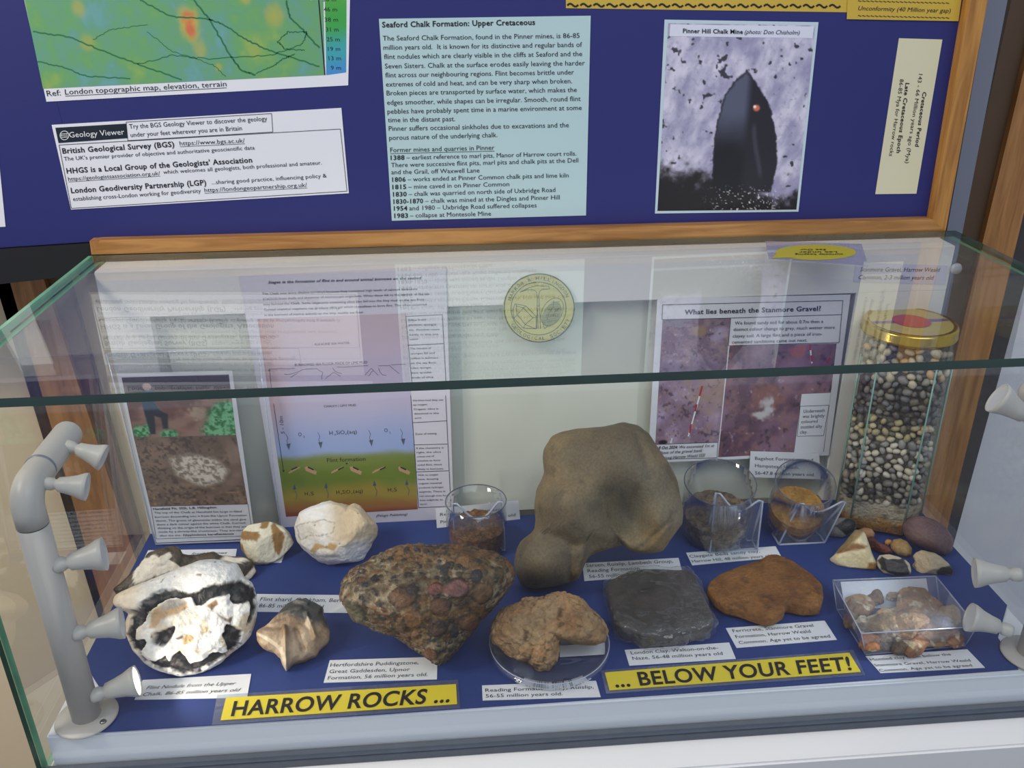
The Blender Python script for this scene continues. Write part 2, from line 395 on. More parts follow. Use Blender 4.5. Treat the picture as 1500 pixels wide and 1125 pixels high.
# geology viewer sheet
gv, pl = sheet('notice_sheet', [(75.6, 183), (500, 158), (511, 283), (104, 307)], PF, 'white notice headed Geology Viewer with three bold organisation names', 'notice')
ik = Ink(pl, K1, (-.16, -1))
T = ik.t
T('Try the BGS Geology Viewer to discover the geology', 527, 524, 1088, 491, 19); T('under your feet wherever you are in Britain', 532, 558, 985, 530, 19)
T('British Geological Survey (BGS)', 255, 625, 710, 597, 22, True); T('https://www.bgs.ac.uk/', 732, 592, 997, 580, 18, ul=True)
T("The UK's premier provider of objective and authoritative geoscientific data", 261, 654, 1037, 608, 16)
T("HHGS is a Local Group of the Geologists' Association", 272, 706, 1027, 661, 22, True)
T('https://geologistsassociation.org.uk/', 278, 736, 652, 712, 16, ul=True); T('which welcomes all geologists, both professional and amateur.', 665, 708, 1310, 669, 16)
T('London Geodiversity Partnership (LGP)', 290, 786, 840, 753, 22, True); T('...sharing good practice, influencing policy &', 862, 750, 1330, 722, 16)
T('establishing cross-London working for geodiversity', 298, 818, 818, 784, 17); T('https://londongeopartnership.org.uk/', 833, 782, 1250, 760, 17, ul=True)
ik.l([(513, 497), (1105, 462), (1110, 537), (520, 572)], 2, True); ik.l([(240, 590), (1385, 525), (1412, 778), (290, 848)], 2, True)
ik.build('lettering', M_ink(), gv)
Ink(pl, K1).poly([(225, 520), (238, 582), (520, 562), (513, 503)]).build('title_block', mat('navy_print', (22, 32, 44), .4), gv)
wk = Ink(pl, K1, (-.16, -1)).t('Geology Viewer', 283, 560, 507, 547, 23)
ring = [(262+18*math.cos(a), 551+18*math.sin(a)) for a in np.linspace(0, 2*math.pi, 20)]
wk.l(ring, 2.5).t('BGS', 248, 556, 276, 554, 8).l([(247, 560), (277, 558)], 2).l([(247, 545), (277, 543)], 2)
wk.build('white_lettering', mat('white_print', (225, 228, 230), .5), gv, .0006)
ws = sheet('paper_sheet', [(-60, 190), (-6, 190), (8, 332), (-60, 336)], PF, 'edge of a white sheet at the far left of the blue board', 'notice')[0]
# Seaford chalk
K2 = (530, 0, 3.191)
M_pb = mat('pale_blue_paper', (178, 204, 208), .5)
sf, pl = sheet('information_sheet', [(555, 27.6), (865.3, 23), (858.4, 315.6), (574, 323.4)], PBf, 'pale blue information sheet headed Seaford Chalk Formation', 'notice', M_pb)
ik = Ink(pl, K2, (-.03, -1)); T = ik.t
T('Seaford Chalk Formation: Upper Cretaceous', 95, 128, 810, 116, 26, True)
for s_, x0, y0, x1, y1 in (('The Seaford Chalk Formation, found in the Pinner mines, is 86-85', 98, 190, 1018, 177), ('million years old.  It is known for its distinctive and regular bands of', 101, 233, 1030, 219), ('flint nodules which are clearly visible in the cliffs at Seaford and the', 104, 276, 1030, 262), ('Seven Sisters. Chalk at the surface erodes easily leaving the harder', 108, 320, 1043, 305), ('flint across our neighbouring regions. Flint becomes brittle under', 110, 362, 992, 348), ('extremes of cold and heat, and can be very sharp when broken.', 113, 405, 983, 389), ('Broken pieces are transported by surface water, which makes the', 116, 446, 1005, 430), ('edges smoother, while shapes can be irregular. Smooth, round flint', 118, 490, 1023, 472), ('pebbles have probably spent time in a marine environment at some', 120, 532, 1028, 514), ('time in the distant past.', 122, 572, 436, 566), ('Pinner suffers occasional sinkholes due to excavations and the', 126, 612, 968, 595), ('porous nature of the underlying chalk.', 128, 655, 634, 641)):
    T(s_, x0, y0, x1, y1, 23)
T('Former mines and quarries in Pinner', 133, 712, 620, 700, 22, ul=True)
for b, s_, x0, y0, xm, x1, y1 in (('1388', '– earliest reference to marl pits, Manor of Harrow court rolls.', 135, 748, 200, 1003, 727), ('', 'There were successive flint pits, marl pits and chalk pits at the Dell', 137, 782, 0, 1012, 759), ('', 'and the Grail, off Waxwell Lane', 138, 815, 0, 550, 806), ('1806', '– works ended at Pinner Common chalk pits and lime kiln', 142, 850, 205, 967, 829), ('1815', '– mine caved in on Pinner Common', 143, 885, 208, 689, 870), ('1830', '– chalk was quarried on north side of Uxbridge Road', 146, 919, 210, 905, 897), ('1830-1870', '– chalk was mined at the Dingles and Pinner Hill', 148, 953, 287, 925, 932), ('1954', 'and 1980 – Uxbridge Road suffered collapses', 150, 985, 213, 817, 969), ('1983', '– collapse at Montesole Mine', 152, 1019, 216, 604, 1008)):
    if b:
        t_ = (xm-x0)/(x1-x0); T(b, x0, y0, xm, y0+(y1-y0)*t_, 21, True); T(s_, xm+9, y0+(y1-y0)*t_, x1, y1, 21)
    else: T(s_, x0, y0, x1, y1, 21)
ik.build('lettering', M_ink(), sf)
# chalk mine photo
K3 = (940, 0, 2.679)
q = [(973.6, 28.7), (1199, 32.5), (1169.6, 310), (959.4, 312.8)]
cm, pl = sheet('mine_photo', q, PBf, 'framed print of a dark arched chalk mine tunnel with white walls', 'photo', mat('photo_paper', (190, 208, 216), .45))
def minefn(X, Y):
    P = np.stack([X.ravel(), Y.ravel()], 1); n = fbm2(X*.75, Y, 9, 5, 21); n2 = fbm2(X*.75, Y, 60, 3, 5); n3 = fbm2(X*.75+Y*.3, Y*.5, 24, 4, 33)
    c = mix((150, 146, 178), (212, 208, 226), sst(.3, .7, n*.5+n3*.5)); c = mix(c, (130, 128, 156), sst(.45, .2, n2)*.35)
    spot = fbm2(X*.75, Y, 30, 3, 44); zone = np.exp(-((X-.33-.25*(Y-.1))/.12)**2)*(Y < .33)+np.exp(-((X-.6)/.05)**2)*(Y < .25)+.25*(X < .15)
    c = mix(c, (40, 38, 48), sst(.72, .80, spot+zone*.10)*.85)
    fl = sst(.74, .86, Y+ (n-.5)*.25+ (spot-.5)*.12 - .10*np.exp(-((X-.9)/.25)**2)); c = mix(c, (30, 26, 28), fl)
    sd = polysd(P, [(.555, .24), (.48, .30), (.42, .37), (.385, .5), (.37, .62), (.375, .8), (.4, .9), (.8, .9), (.83, .74), (.80, .58), (.735, .42), (.66, .33)]).reshape(X.shape)+(n2-.5)*.02
    ins = sst(.008, -.008, sd)
    d = mix((86, 90, 112), (20, 18, 24), sst(.42, .72, Y+(n-.5)*.1)); d = mix(d, (34, 30, 40), sst(.55, .62, X)); c = mix(c, d, ins)
    c = mix(c, (20, 18, 24), sst(.012, .0, abs(sd))*(X < .6)*.7)
    c = mix(c, (210, 110, 90), sst(.025, .01, np.hypot((X-.645)*.75, Y-.435))); c = mix(c, (250, 240, 220), sst(.012, .004, np.hypot((X-.632)*.75, Y-.428)))
    c = mix(c, (70, 70, 82), sst(.03, .0, abs(X-.68-.04*np.sin(Y*9)))*sst(.5, .55, Y)*sst(.84, .78, Y)*.7)
    sp = vn(np.stack([X.ravel()*95, Y.ravel()*125, 0*X.ravel()], 1), 77).reshape(X.shape)
    c = mix(c, (205, 200, 205), sst(.74, .9, sp)*sst(.84, .9, Y)*sst(.35, .15, abs(X-.62)))
    return c
picture('mine_print', [(979, 34), (1194.5, 37.3), (1166.5, 307), (963, 309)], pl, 190, 250, minefn, cm)
Ink(pl, K3).poly([(112, 95), (676, 104), (670, 150), (109, 142)]).build('caption_strip', mat('caption_white', (214, 216, 232), .5), cm, .0003)
ik = Ink(pl, K3, (0, -1)); ik.t('Pinner Hill Chalk Mine', 162, 129, 397, 133, 17, True); ik.t('(photo: Don Chisholm)', 404, 133, 620, 136, 17, italic=True); ik.build('lettering', M_ink(), cm, .0006)
# Cretaceous strip
M_cream = mat('cream_paper', (214, 208, 176), .5)
cs, pl = sheet('period_label', [(1317, 56), (1380.5, 57.9), (1342.4, 283.7), (1282.3, 284.4)], PBf, 'cream strip with Cretaceous Period printed sideways', 'label', M_cream)
ik = Ink(pl, K3)
for s_, a, b, bo in (('Cretaceous Period', (1103, 360), (1073, 575), True), ('143 - 66 Million years ago (Mya)', (1088, 290), (1034, 640), False), ('Late Cretaceous Epoch', (1036, 325), (1000, 600), True), ('86-85 Mya for Harrow rocks', (1014, 310), (971, 612), False)):
    ik.t(s_, *a, *b, 15, bo, up=(1, .1))
ik.build('lettering', M_ink(), cs)
M_yel = mat('yellow_card', (200, 168, 62), .5)
ys, pl = sheet('wavy_border_strip', [(829, -26), (1245, -22), (1240.5, 18), (829, 12)], PBf, 'yellow strip printed with a row of black wave marks', 'sign', M_yel, lift=.0003)
ik = Ink(pl, (0, 0, 1)); 
for i in range(21):
    x = 831+i*19.2; y = 8+ (x-830)*.004+ i*.0
    ik.l([(x+t*16, y-2.6*math.sin(t*2*math.pi)-t*1) for t in np.linspace(0, 1, 9)], 2.8)
    ik.l([(x+t*16, y-20-2.6*math.sin(t*2*math.pi)) for t in np.linspace(0, 1, 9)], 2.8)
ik.build('wave_marks', M_ink(), ys)
uc, pl = sheet('unconformity_label', [(1243, -30), (1412, -26), (1404, 31), (1240.5, 28)], PBf, 'yellow label reading Unconformity (40 Million year gap)', 'label', M_yel, lift=.0012)
ik = Ink(pl, K3, (0, -1)); ik.t('Unconformity (40 Million year gap)', 850, 40, 1213, 50, 17, italic=True)
for y0 in (4, 62):
    for i in range(22):
        x = 849+i*16.4; yy = y0+(x-849)*.024; ik.l([(x+t*13, yy-2*math.sin(t*2*math.pi)) for t in np.linspace(0, 1, 7)], 2.6)
ik.build('lettering', M_ink(), uc)

# ================================================================== GLASS CASE
XL, XR = -.4385, .4390; G = .0035; GT = .0065
case = empty('display_case', (0, D/2, HC)); tag(case, 'white based glass display case holding the rock specimens', 'display case')
plinth = box('plinth', (-.430, -.0005, HC), (.430, D, 0), M_plinth, case, .0015)
channel = box('glazing_channel', (XL-.002, -.0135, HC-.004), (XR+.002, -.0010, HC+.004), mat('dark_channel', (72, 80, 92), .35, noise=(60, .2)), case, .0012)
cab = box('cabinet_base', (XL-.003, -.042, -.95), (XR+.01, YU+.03, HC-.004), M_white, case, .002)
# back board: frame round a shallow recess (opening px 219,460 .. 1243,432 down to the floor)
o1 = PY(219, 462, D); o2 = PY(1254, 432, D)
xo1, xo2, zo = float(o1[0]), float(o2[0]), float((o1[2]+o2[2])/2)
bb = empty('back_board', (0, D, 0)); bb.parent = case; bb.matrix_parent_inverse = case.matrix_world.inverted()
RD = .012
M_bw = mat('board_white', (236, 235, 232), .5, noise=(6, .03))
def frame_piece(name, lo, hi): return box(name, lo, hi, M_bw, bb, .0006)
frame_piece('top_rail', (-.4295, D, zo), (.4245, YU, H-.0005))
frame_piece('side_rail', (-.4295, D, 0), (xo1, YU, zo))
frame_piece('side_rail', (xo2, D, 0), (.4245, YU, zo))
box('recessed_panel', (xo1, D+RD, 0), (xo2, YU, zo), mat('pale_green_panel', (214, 218, 206), .6, noise=(5, .03)), bb)
gm = lambda ax: (lambda n: 0 if abs(n[ax]) > .5 else 1)
box('lid_pane', (XL-.002, -G-GT-.003, H), (XR+.002, YU-.013, H+GT), [M_lidglass, M_edge, M_edge_lit], case, 0, lambda n: 0 if abs(n[2]) > .5 else (2 if n[0] < -.5 else 1))
box('front_pane', (XL, -G-GT, HC+.0016), (XR, -G, H-.0003), [M_glass, M_edge], case, 0, gm(1))
box('side_pane', (XL, -G+.0003, HC+.0016), (XL+GT*.8, YU-.001, H-.0003), [M_glass, M_edge_lit], case, 0, gm(0))
box('side_pane', (XR-GT*.8, -G+.0003, HC+.0016), (XR, YU-.001, H-.0003), [M_glass, M_edge_lit], case, 0, gm(0))
# added strip, its pale green painting the light along the lid's left edge
box('painted_edge_strip', (XL-.0060, -G-GT, H+.0003), (XL-.0021, YU-.013, H+GT-.0003), M_edge_lit, case)
lathe('pane_stud', [(0, 0), (.0055, 0), (.006, .002), (.005, .004), (0, .0045)], mat('clear_stud', (190, 195, 205), .2), case, PY(1398, 393, D-.001)+np.array([.001, 0, 0]), (0, -1, 0), 20)

# blue cloth
C0 = .0012
cq = [(-.4295, D-.0008), (.4275, D-.0008), (.4275, .052), (.398, .042)]
def pz2(px, py): p = PZ(px, py, C0); return (float(p[0]), float(p[1]))
cl_pts = [(-.4295, D-.001), (.4285, D-.001), pz2(1484, 886), pz2(1462, 934), pz2(1492, 980), pz2(1000, 1015), pz2(560, 1047), pz2(141, 1080), pz2(158, 1026), pz2(121, 970)]
cl_pts = [(min(max(x, -.4297), .4297), min(max(y, 0), D-.001)) for x, y in cl_pts]
cloth = quad_slab('blue_base_sheet', [np.array([x, y, C0]) for x, y in cl_pts], .0009, mat('blue_cloth', (34, 58, 124), .62, noise=(3, .06), bump=(500, .25, .0005)), n=NZ)
tag(cloth, 'dark blue sheet lining the floor of the glass case', 'cloth')
Z0 = C0+.0001

# ================================================================== CASE SHEETS
PBD = ((0, D, 0), NY)
# flint formation poster
K5 = (340, 370, 4.1667); K6 = (340, 560, 4.1667)
fp, pl = sheet('flint_formation_poster', [(350, 404), (653, 391), (665, 762), (413, 785)], PBD, 'laminated poster on stages of flint formation with a colour band diagram', 'poster', mat('poster_white', (222, 218, 230), .35), thick=.0005, lift=.0012)
def flfn(X, Y):
    n = (fbm2(X, Y, 6, 3, 4)-.5)
    c = mix((206, 186, 196), (198, 188, 214), sst(0, .35, Y+n*.1)); c = mix(c, (158, 176, 222), sst(.38, .64, Y+n*.05))
    c = mix(c, (124, 138, 70), sst(.655, .70, Y+n*.03)); c = mix(c, (110, 130, 50), sst(.70, .77, Y)); c = mix(c, (168, 148, 66), sst(.8, .89, Y+n*.08)); c = mix(c, (172, 118, 66), sst(.9, .96, Y+n*.06)); c = mix(c, (152, 78, 64), sst(.96, 1.0, Y+n*.05))
    return mix(c, (196, 150, 140), sst(.2, 0, X)*sst(.7, .3, Y)*.6)
picture('diagram_print', [(377, 467), (595, 459), (612, 746), (419, 757)], pl, 40, 90, flfn, fp)
ik = Ink(pl, K5, (-.1, -1)); T = ik.t
T('Stages in the formation of flint in and around animal burrows on the seabed', 220, 190, 1158, 162, 17, True, True)
for s_, x0, y0, x1, y1 in (('The Chalk seas were alkaline (or limy) because they contained high levels of calcium carbonate', 183, 258, 1132, 228), ('(CaCO3) from shells and skeletons of microscopic organisms. When these fell to the bottom of the sea', 188, 290, 1205, 258), ('they formed the Chalk. Some organisms containing silica also fell into the limy mud on the sea floor.', 190, 323, 1180, 292), ('Certain chemical reactions can produce silica gel which crystallises to form flint. This often occurred', 195, 356, 1187, 322), ('in the burrows of marine animals on the limy, muddy sea floor.', 198, 388, 806, 370)):
    T(s_, x0, y0, x1, y1, 14)
T('ALKALINE SEA WATER', 502, 567, 718, 558, 14); T('BURROWED SEA FLOOR MADE OF LIME MUD', 383, 694, 825, 677, 16)
for y, ls, x0, x1 in ((418, ['Silica from', 'plankton, sponges', 'etc. dissolves more', 'easily in this sea', 'water.'], 1076, 1262), (592, ['The remains of', 'sponges fall and', 'collect in burrows', 'on the sea floor.', 'Glass sponges', 'have spicules', 'made of silica'], 1086, 1262)):
    for k, s_ in enumerate(ls): T(s_, x0+k*2, y+k*29.5, x0+k*2+(x1-x0)*len(s_)/19, y+k*29.5-4, 12)
ik.l([(1060, 390), (1283, 379), (1305, 790), (1098, 800)], 3, True); ik.l([(1070, 566), (1289, 556)], 3)
ik.l([(228, 718), (240, 830)], 3); ik.l([(222, 724), (228, 710), (234, 724)], 3)
for pts in ([(320, 745), (390, 735), (440, 712), (520, 708), (552, 735), (545, 775)], [(360, 760), (400, 735)], [(570, 770), (620, 730), (660, 755)], [(610, 705), (630, 725), (670, 740)], [(640, 700), (830, 690)], [(810, 750), (850, 705), (890, 750)], [(830, 755), (860, 722)], [(890, 705), (915, 745), (940, 750)], [(895, 690), (960, 690), (1020, 740)], [(970, 685), (1060, 680)], [(222, 712), (380, 705)]): ik.l(wob(pts, 4), 2.2)
ik.cv = K6
T('CHALKY / LIMY MUD', 560, 154, 757, 146, 14); T('O', 405, 330, 425, 329, 24); T('2', 435, 338, 444, 338, 12)
T('H', 595, 322, 615, 321, 24); T('4', 624, 326, 632, 326, 12); T('SiO', 636, 319, 688, 316, 24); T('4', 691, 322, 699, 322, 12); T('(aq)', 703, 314, 762, 312, 22)
T('O', 930, 305, 951, 304, 24); T('2', 960, 313, 968, 313, 12); T('5 - 10m', 322, 315, 308, 208, 24, up=(-1, -.1))
T('Flint formation', 580, 488, 815, 479, 25); T('H', 445, 691, 463, 690, 22); T('2', 470, 694, 477, 694, 11); T('S', 481, 690, 500, 689, 22)
T('H', 637, 682, 656, 681, 22); T('4', 664, 685, 671, 685, 11); T('SiO', 675, 680, 722, 678, 22); T('4', 727, 684, 734, 684, 11); T('(aq)', 740, 676, 798, 673, 22)
T('H', 952, 668, 972, 667, 22); T('2', 978, 671, 985, 671, 11); T('S', 989, 666, 1007, 665, 22)
T('(Pelagic Publishing)', 880, 822, 1070, 812, 15, italic=True)
for k, s_ in enumerate(['the lime mud they use', 'up oxygen.', 'Organic silica is', 'dissolved in this', 'zone.']): T(s_, 1103+k*3, 116+k*27, 1103+k*3+8.8*len(s_), 112+k*27, 11)
T('Zone of mixing', 1117, 322, 1248, 317, 12)
for k, s_ in enumerate(['If the chemistry is', 'right, the silica', 'comes out of', 'solution to form', 'solid flint, most', 'likely in burrows.']): T(s_, 1124+k*2, 408+k*25.5, 1124+k*2+8.8*len(s_), 404+k*25.5, 11)
for k, s_ in enumerate(['With no oxygen', 'here, decaying', 'organic material', 'produces hydrogen', 'sulphide. There is', 'not enough iron for', 'iron sulphide to', 'form.']): T(s_, 1134+k*2, 572+k*25.5, 1134+k*2+8.8*len(s_), 568+k*25.5, 11)
ik.l([(1090, 80), (1138, 765), (1335, 757), (1303, 80)], 3); 
for a, b in (((1100, 247), (1308, 235)), ((1108, 382), (1313, 377)), ((1120, 547), (1322, 540))): ik.l([a, b], 3)
ik.l([(253, 130), (314, 545)], 3); ik.l([(308, 535), (314, 548), (320, 535)], 3); ik.poly([(693, 492), (706, 492), (699, 504)])
for x in (665, 920, 1045, 755, 380, 480):
    s2 = -1 if x in (665, 920, 380) else 1; ik.poly([(x-18, 522+8*-s2), (x+18, 522+8*s2), (x+16, 530+8*s2), (x-18, 530-8*s2)])
ik.build('lettering', M_ink(), fp)
ak = Ink(pl, K6)
for x, y in ((345, 415), (540, 405), (850, 392), (1045, 385)):
    ak.l([(x-18, y-100), (x-4, y-75), (x-12, y-55), (x-2, y-30)], 3); ak.poly([(x-15, y-38), (x+12, y-42), (x+2, y)])
for x, y in ((380, 620), (572, 612), (868, 598), (1065, 592)):
    ak.l([(x+10, y+98), (x+16, y+65), (x+4, y+45), (x, y+20)], 3); ak.poly([(x-10, y+35), (x+13, y+32), (x, y)])
ak.build('arrow_marks', mat('arrow_grey', (88, 98, 120), .5), fp)
bk = Ink(pl, K6)
for x in (380, 480, 640, 755, 890, 1050):
    s2 = -1 if x in (380, 640, 890) else 1
    bk.poly([(x-38, 535-18*s2), (x-20, 525-12*s2), (x+38, 530+16*s2), (x+30, 545+20*s2), (x-30, 548-8*s2)])
bk.build('burrow_marks', mat('burrow_tan', (190, 150, 120), .5), fp, .0002)
# Stanmore poster
K8 = (940, 360, 2.679)
sp_, pl = sheet('gravel_poster', [(963, 437.6), (1246, 431.7), (1214, 667), (949, 678)], PBD, 'white poster titled What lies beneath the Stanmore Gravel with soil photos', 'poster', thick=.0005, lift=.0012)
def soil(seed, base=(120, 94, 112), hi=(176, 158, 186), tan=(166, 138, 130), dark=(44, 36, 46)):
    def fn(X, Y):
        n = fbm2(X, Y, 3.5, 4, seed); n2 = fbm2(X, Y, 34, 3, seed+7); n3 = fbm2(X, Y, 12, 3, seed+3)
        c = mix(base, hi, sst(.35, .75, n)); c = mix(c, tan, sst(.45, .7, n3)*.6); n4 = fbm2(X+Y*.3, Y-X*.2, 17, 4, seed+31, .7); c = mix(c, dark, sst(.42, .28, n4)*.6); c = mix(c, (214, 206, 210), sst(.66, .78, n4)*.6)
        return c
    return fn
def picA(X, Y):
    c = soil(3)(X, Y); n = fbm2(X, Y, 9, 3, 6)
    c = mix(c, (90, 96, 110), sst(.16, .05, Y+(n-.5)*.3)*sst(.6, .2, X)*.8); c = mix(c, (150, 122, 96), sst(.16, .07, np.hypot(X-.55, (Y-.22)*1.2))); c = mix(c, (90, 70, 96), sst(.7, .9, Y+(n-.5)*.4)*.6)
    return c
def picB(X, Y):
    c = soil(13, (132, 104, 128), (178, 156, 186))(X, Y); n = fbm2(X, Y, 9, 3, 16); c = mix(c, (160, 132, 112), sst(.3, .7, X+(n-.5))*sst(.7, .3, Y)*.6)
    return mix(c, (26, 24, 30), sst(.09, .04, np.hypot(X-.12, (Y-.97)*2.)))
def picC(X, Y):
    c = soil(23, (98, 68, 88), (150, 116, 140), (150, 110, 108))(X, Y); n = fbm2(X, Y, 14, 3, 26)
    d = np.hypot((X-.40), (Y-.58))+(n-.5)*.2; c = mix(c, (160, 104, 90), sst(.2, .1, np.hypot(X-.4, Y-.5)+(n-.5)*.2)*.6); c = mix(c, (206, 214, 220), sst(.12, .04, d)*.8)
    return mix(c, (190, 80, 70), sst(.10, .05, np.hypot(X-.63, (Y-.06)*1.5)+(n-.5)*.1)*.5)
Q8 = lambda x, y: (940+x/2.679, 360+y/2.679)
picture('soil_print', [Q8(82, 290), Q8(349, 284), Q8(330, 500), Q8(69, 505)], pl, 90, 70, picA, sp_)
picture('soil_print', [Q8(69, 508), Q8(329, 502), Q8(302, 771), Q8(53, 780)], pl, 90, 90, picB, sp_)
def cq_(): return [Q8(345, 391), Q8(765, 384), Q8(715, 808), Q8(300, 830)]
picture('soil_print', cq_(), pl, 130, 130, picC, sp_)
Ink(pl, K8).poly([(628, 582), (742, 577), (712, 812), (598, 812)]).build('blank_patch', M_paper, sp_, .0003)
ik = Ink(pl, K8, (.05, -1)); T = ik.t
T('What lies beneath the Stanmore Gravel?', 168, 270, 703, 255, 19, True)
for s_, x0, y0, x1, y1 in (('We found sandy soil for about 0.7m then a', 365, 310, 712, 303), ('distinct colour change to grey, much wetter more', 360, 335, 758, 326), ('clayey soil. A large flint and a piece of iron-', 357, 361, 708, 352), ('cemented sandstone came out next.', 354, 385, 650, 376), ('Underneath', 635, 656, 718, 652), ('was brightly', 631, 676, 717, 673), ('coloured', 626, 697, 690, 694), ('mottled silty', 624, 718, 708, 714), ('clay.', 621, 738, 650, 736)):
    T(s_, x0, y0, x1, y1, 13)
T('8 Oct 2024:', 66, 799, 142, 796, 12, True, True); T('We excavated 1m at', 148, 796, 285, 790, 12, italic=True); T('base of the gravel bank', 75, 818, 238, 809, 12, italic=True); T('along Harrow Weald SSSI', 85, 838, 250, 827, 12, italic=True)
ik.l([(82, 232), (790, 215), (775, 380), (340, 392), (349, 284), (80, 290)], 2, True); ik.l([(349, 284), (784, 270)], 2)
ik.l([(622, 630), (735, 626), (714, 745), (610, 748)], 1.6, True); ik.l([(53, 780), (300, 771), (296, 832), (50, 838)], 1.6, True)
ik.build('lettering', M_ink(), sp_, .0005)
wr = Ink(pl, K8); wr.l([(238, 550), (183, 748)], 6); wr.l([(660, 388), (668, 462)], 6); wr.l([(119, 755), (114, 775)], 6); wr.build('ranging_rod_print', mat('white_print', (225, 228, 230), .5), sp_, .0003)
rr = Ink(pl, K8)
for a, b in (((238, 550), (227, 590)), ((216, 622), (210, 650)), ((195, 700), (188, 735)), ((660, 388), (662, 410)), ((665, 430), (668, 455)), ((725, 460), (740, 440))): rr.l([a, b], 6)
rr.build('red_marks', mat('red_print', (180, 24, 44), .5), sp_, .0004)
# badge
bc = PY(789, 451, D-.0005); rb = float(np.linalg.norm(PY(841, 451, D-.0005)-bc))
badge = lathe('society_badge', [(0, 0), (rb, 0), (rb, .0012), (rb*.99, .0016), (0, .0016)], mat('badge_yellow', (204, 196, 120), .5), None, bc, (0, -1, 0), 72, False)
tag(badge, 'round yellow society badge with hammer, crystal and fossil drawing', 'badge')
pb = ((0, bc[1]-.0016, 0), NY); ik = Ink(pb, (740, 390, 9.375))
def ringp(cx, cy, rx, ry, n=60): return [(cx+rx*math.cos(a), cy+ry*math.sin(a)) for a in np.linspace(0, 2*math.pi, n)]
ik.l(ringp(467, 573, 482, 468), 16); ik.l(ringp(458, 580, 378, 363), 8)
def arc_text(s_, a0, a1, rx, ry, h, out):
    for k, ch in enumerate(s_):
        if ch == ' ': continue
        a = math.radians(a0+(a1-a0)*k/(len(s_)-1)); cx = 467+rx*math.cos(a); cy = 575-ry*math.sin(a)
        up = np.array([math.cos(a), -math.sin(a)])*(1 if out else -1); rt = np.array([-up[1], up[0]])
        ww = 18 if ch in 'I' else 42
        ww = ww*(.25 if ch == 'I' else 1)
        ik.t(ch, cx-rt[0]*ww/2, cy-rt[1]*ww/2, cx+rt[0]*ww/2, cy+rt[1]*ww/2, h, up=up, res=2)
arc_text('HARROW & HILLINGDON', 162, 25, 400, 388, 48, True)
arc_text('GEOLOGICAL SOCIETY', 214, 336, 455, 440, 48, False)
for pts in ([(205, 355), (300, 325), (390, 325), (428, 350), (440, 410), (440, 545), (430, 860)], [(485, 860), (470, 545), (462, 400), (470, 350), (510, 315), (605, 312)], [(205, 355), (330, 295), (430, 268), (600, 275), (608, 312)], [(440, 545), (470, 545)], [(452, 860), (445, 600)], [(135, 515), (285, 545), (425, 690), (425, 860), (250, 850), (120, 715), (105, 600), (135, 515)], [(150, 545), (250, 572), (380, 710), (275, 800), (165, 665), (250, 572)], [(165, 665), (120, 715)], [(150, 520), (160, 660)], [(250, 572), (285, 545)], [(380, 710), (425, 700)], [(275, 800), (250, 850)], [(275, 800), (425, 860)], [(540, 860), (520, 790)], [(540, 860), (590, 820)], [(570, 750), (600, 640), (660, 560), (665, 470)], [(655, 690), (690, 610), (750, 570)]): ik.l(pts, 6)
ik.build('lettering', mat('badge_ink', (74, 74, 52), .6), badge)
tk = Ink(pb, (740, 390, 9.375)); 
def ell(cx, cy, a, b, r, n=24): return [(cx+a*math.cos(t)*math.cos(r)-b*math.sin(t)*math.sin(r), cy+a*math.cos(t)*math.sin(r)+b*math.sin(t)*math.cos(r)) for t in np.linspace(0, 2*math.pi, n, endpoint=False)]
tk.poly(ell(640, 660, 185, 115, -1.05)[::-1]); tk.build('fossil_print', mat('fossil_grey', (150, 150, 104), .6), badge, .0002)
tk = Ink(pb, (740, 390, 9.375)); tk.l(ell(645, 625, 205, 135, -1.05, 30), 8, True)
for k in range(9): tk.l([(520+k*14, 780-k*36), (600+k*16, 760-k*34), (690+k*8, 740-k*32)], 5)
tk.build('fossil_lines', mat('fossil_line', (110, 112, 76), .6), badge, .0004)

# leaning acrylic holder with Harefield photos
a = PZ(228, 797, C0+.002); b = PZ(413, 790, C0+.002); top = PY(267, 515, D-.004)
nn = np.cross(b-a, top-a); nn /= np.linalg.norm(nn); nn = nn if nn[1] < 0 else -nn
PH = (a, nn)
hold = empty('sign_holder', a); tag(hold, 'clear acrylic sign holder leaning against the back board', 'sign holder')
hq = [(156, 518), (379, 512), (413, 790), (228, 797)]
quad_slab('back_plate', UV(hq, a, nn), .0015, glass('holder_back', (.95, .96, .97), 1.45, .35, .04, (.7, .7, .75)), hold, nn)
quad_slab('front_plate', UV(hq, a+nn*.0025, nn), .0008, glass('holder_front', (.97, .97, .97), 1.45, .3), hold, nn)
for q1, q2 in ((hq[0], hq[1]), (hq[1], hq[2]), (hq[2], hq[3]), (hq[3], hq[0])):
    P = UV([q1, q2], a+nn*.001, nn); tube('plate_edge', [P[0], P[1]], .0009, M_acredge, hold, 6)
ph, pl = sheet('pit_photo_sheet', [(171, 547), (340, 543), (374, 789), (229, 795)], (a, nn), 'printed sheet with two woodland pit photos inside the acrylic holder', 'photo sheet', lift=.0008)
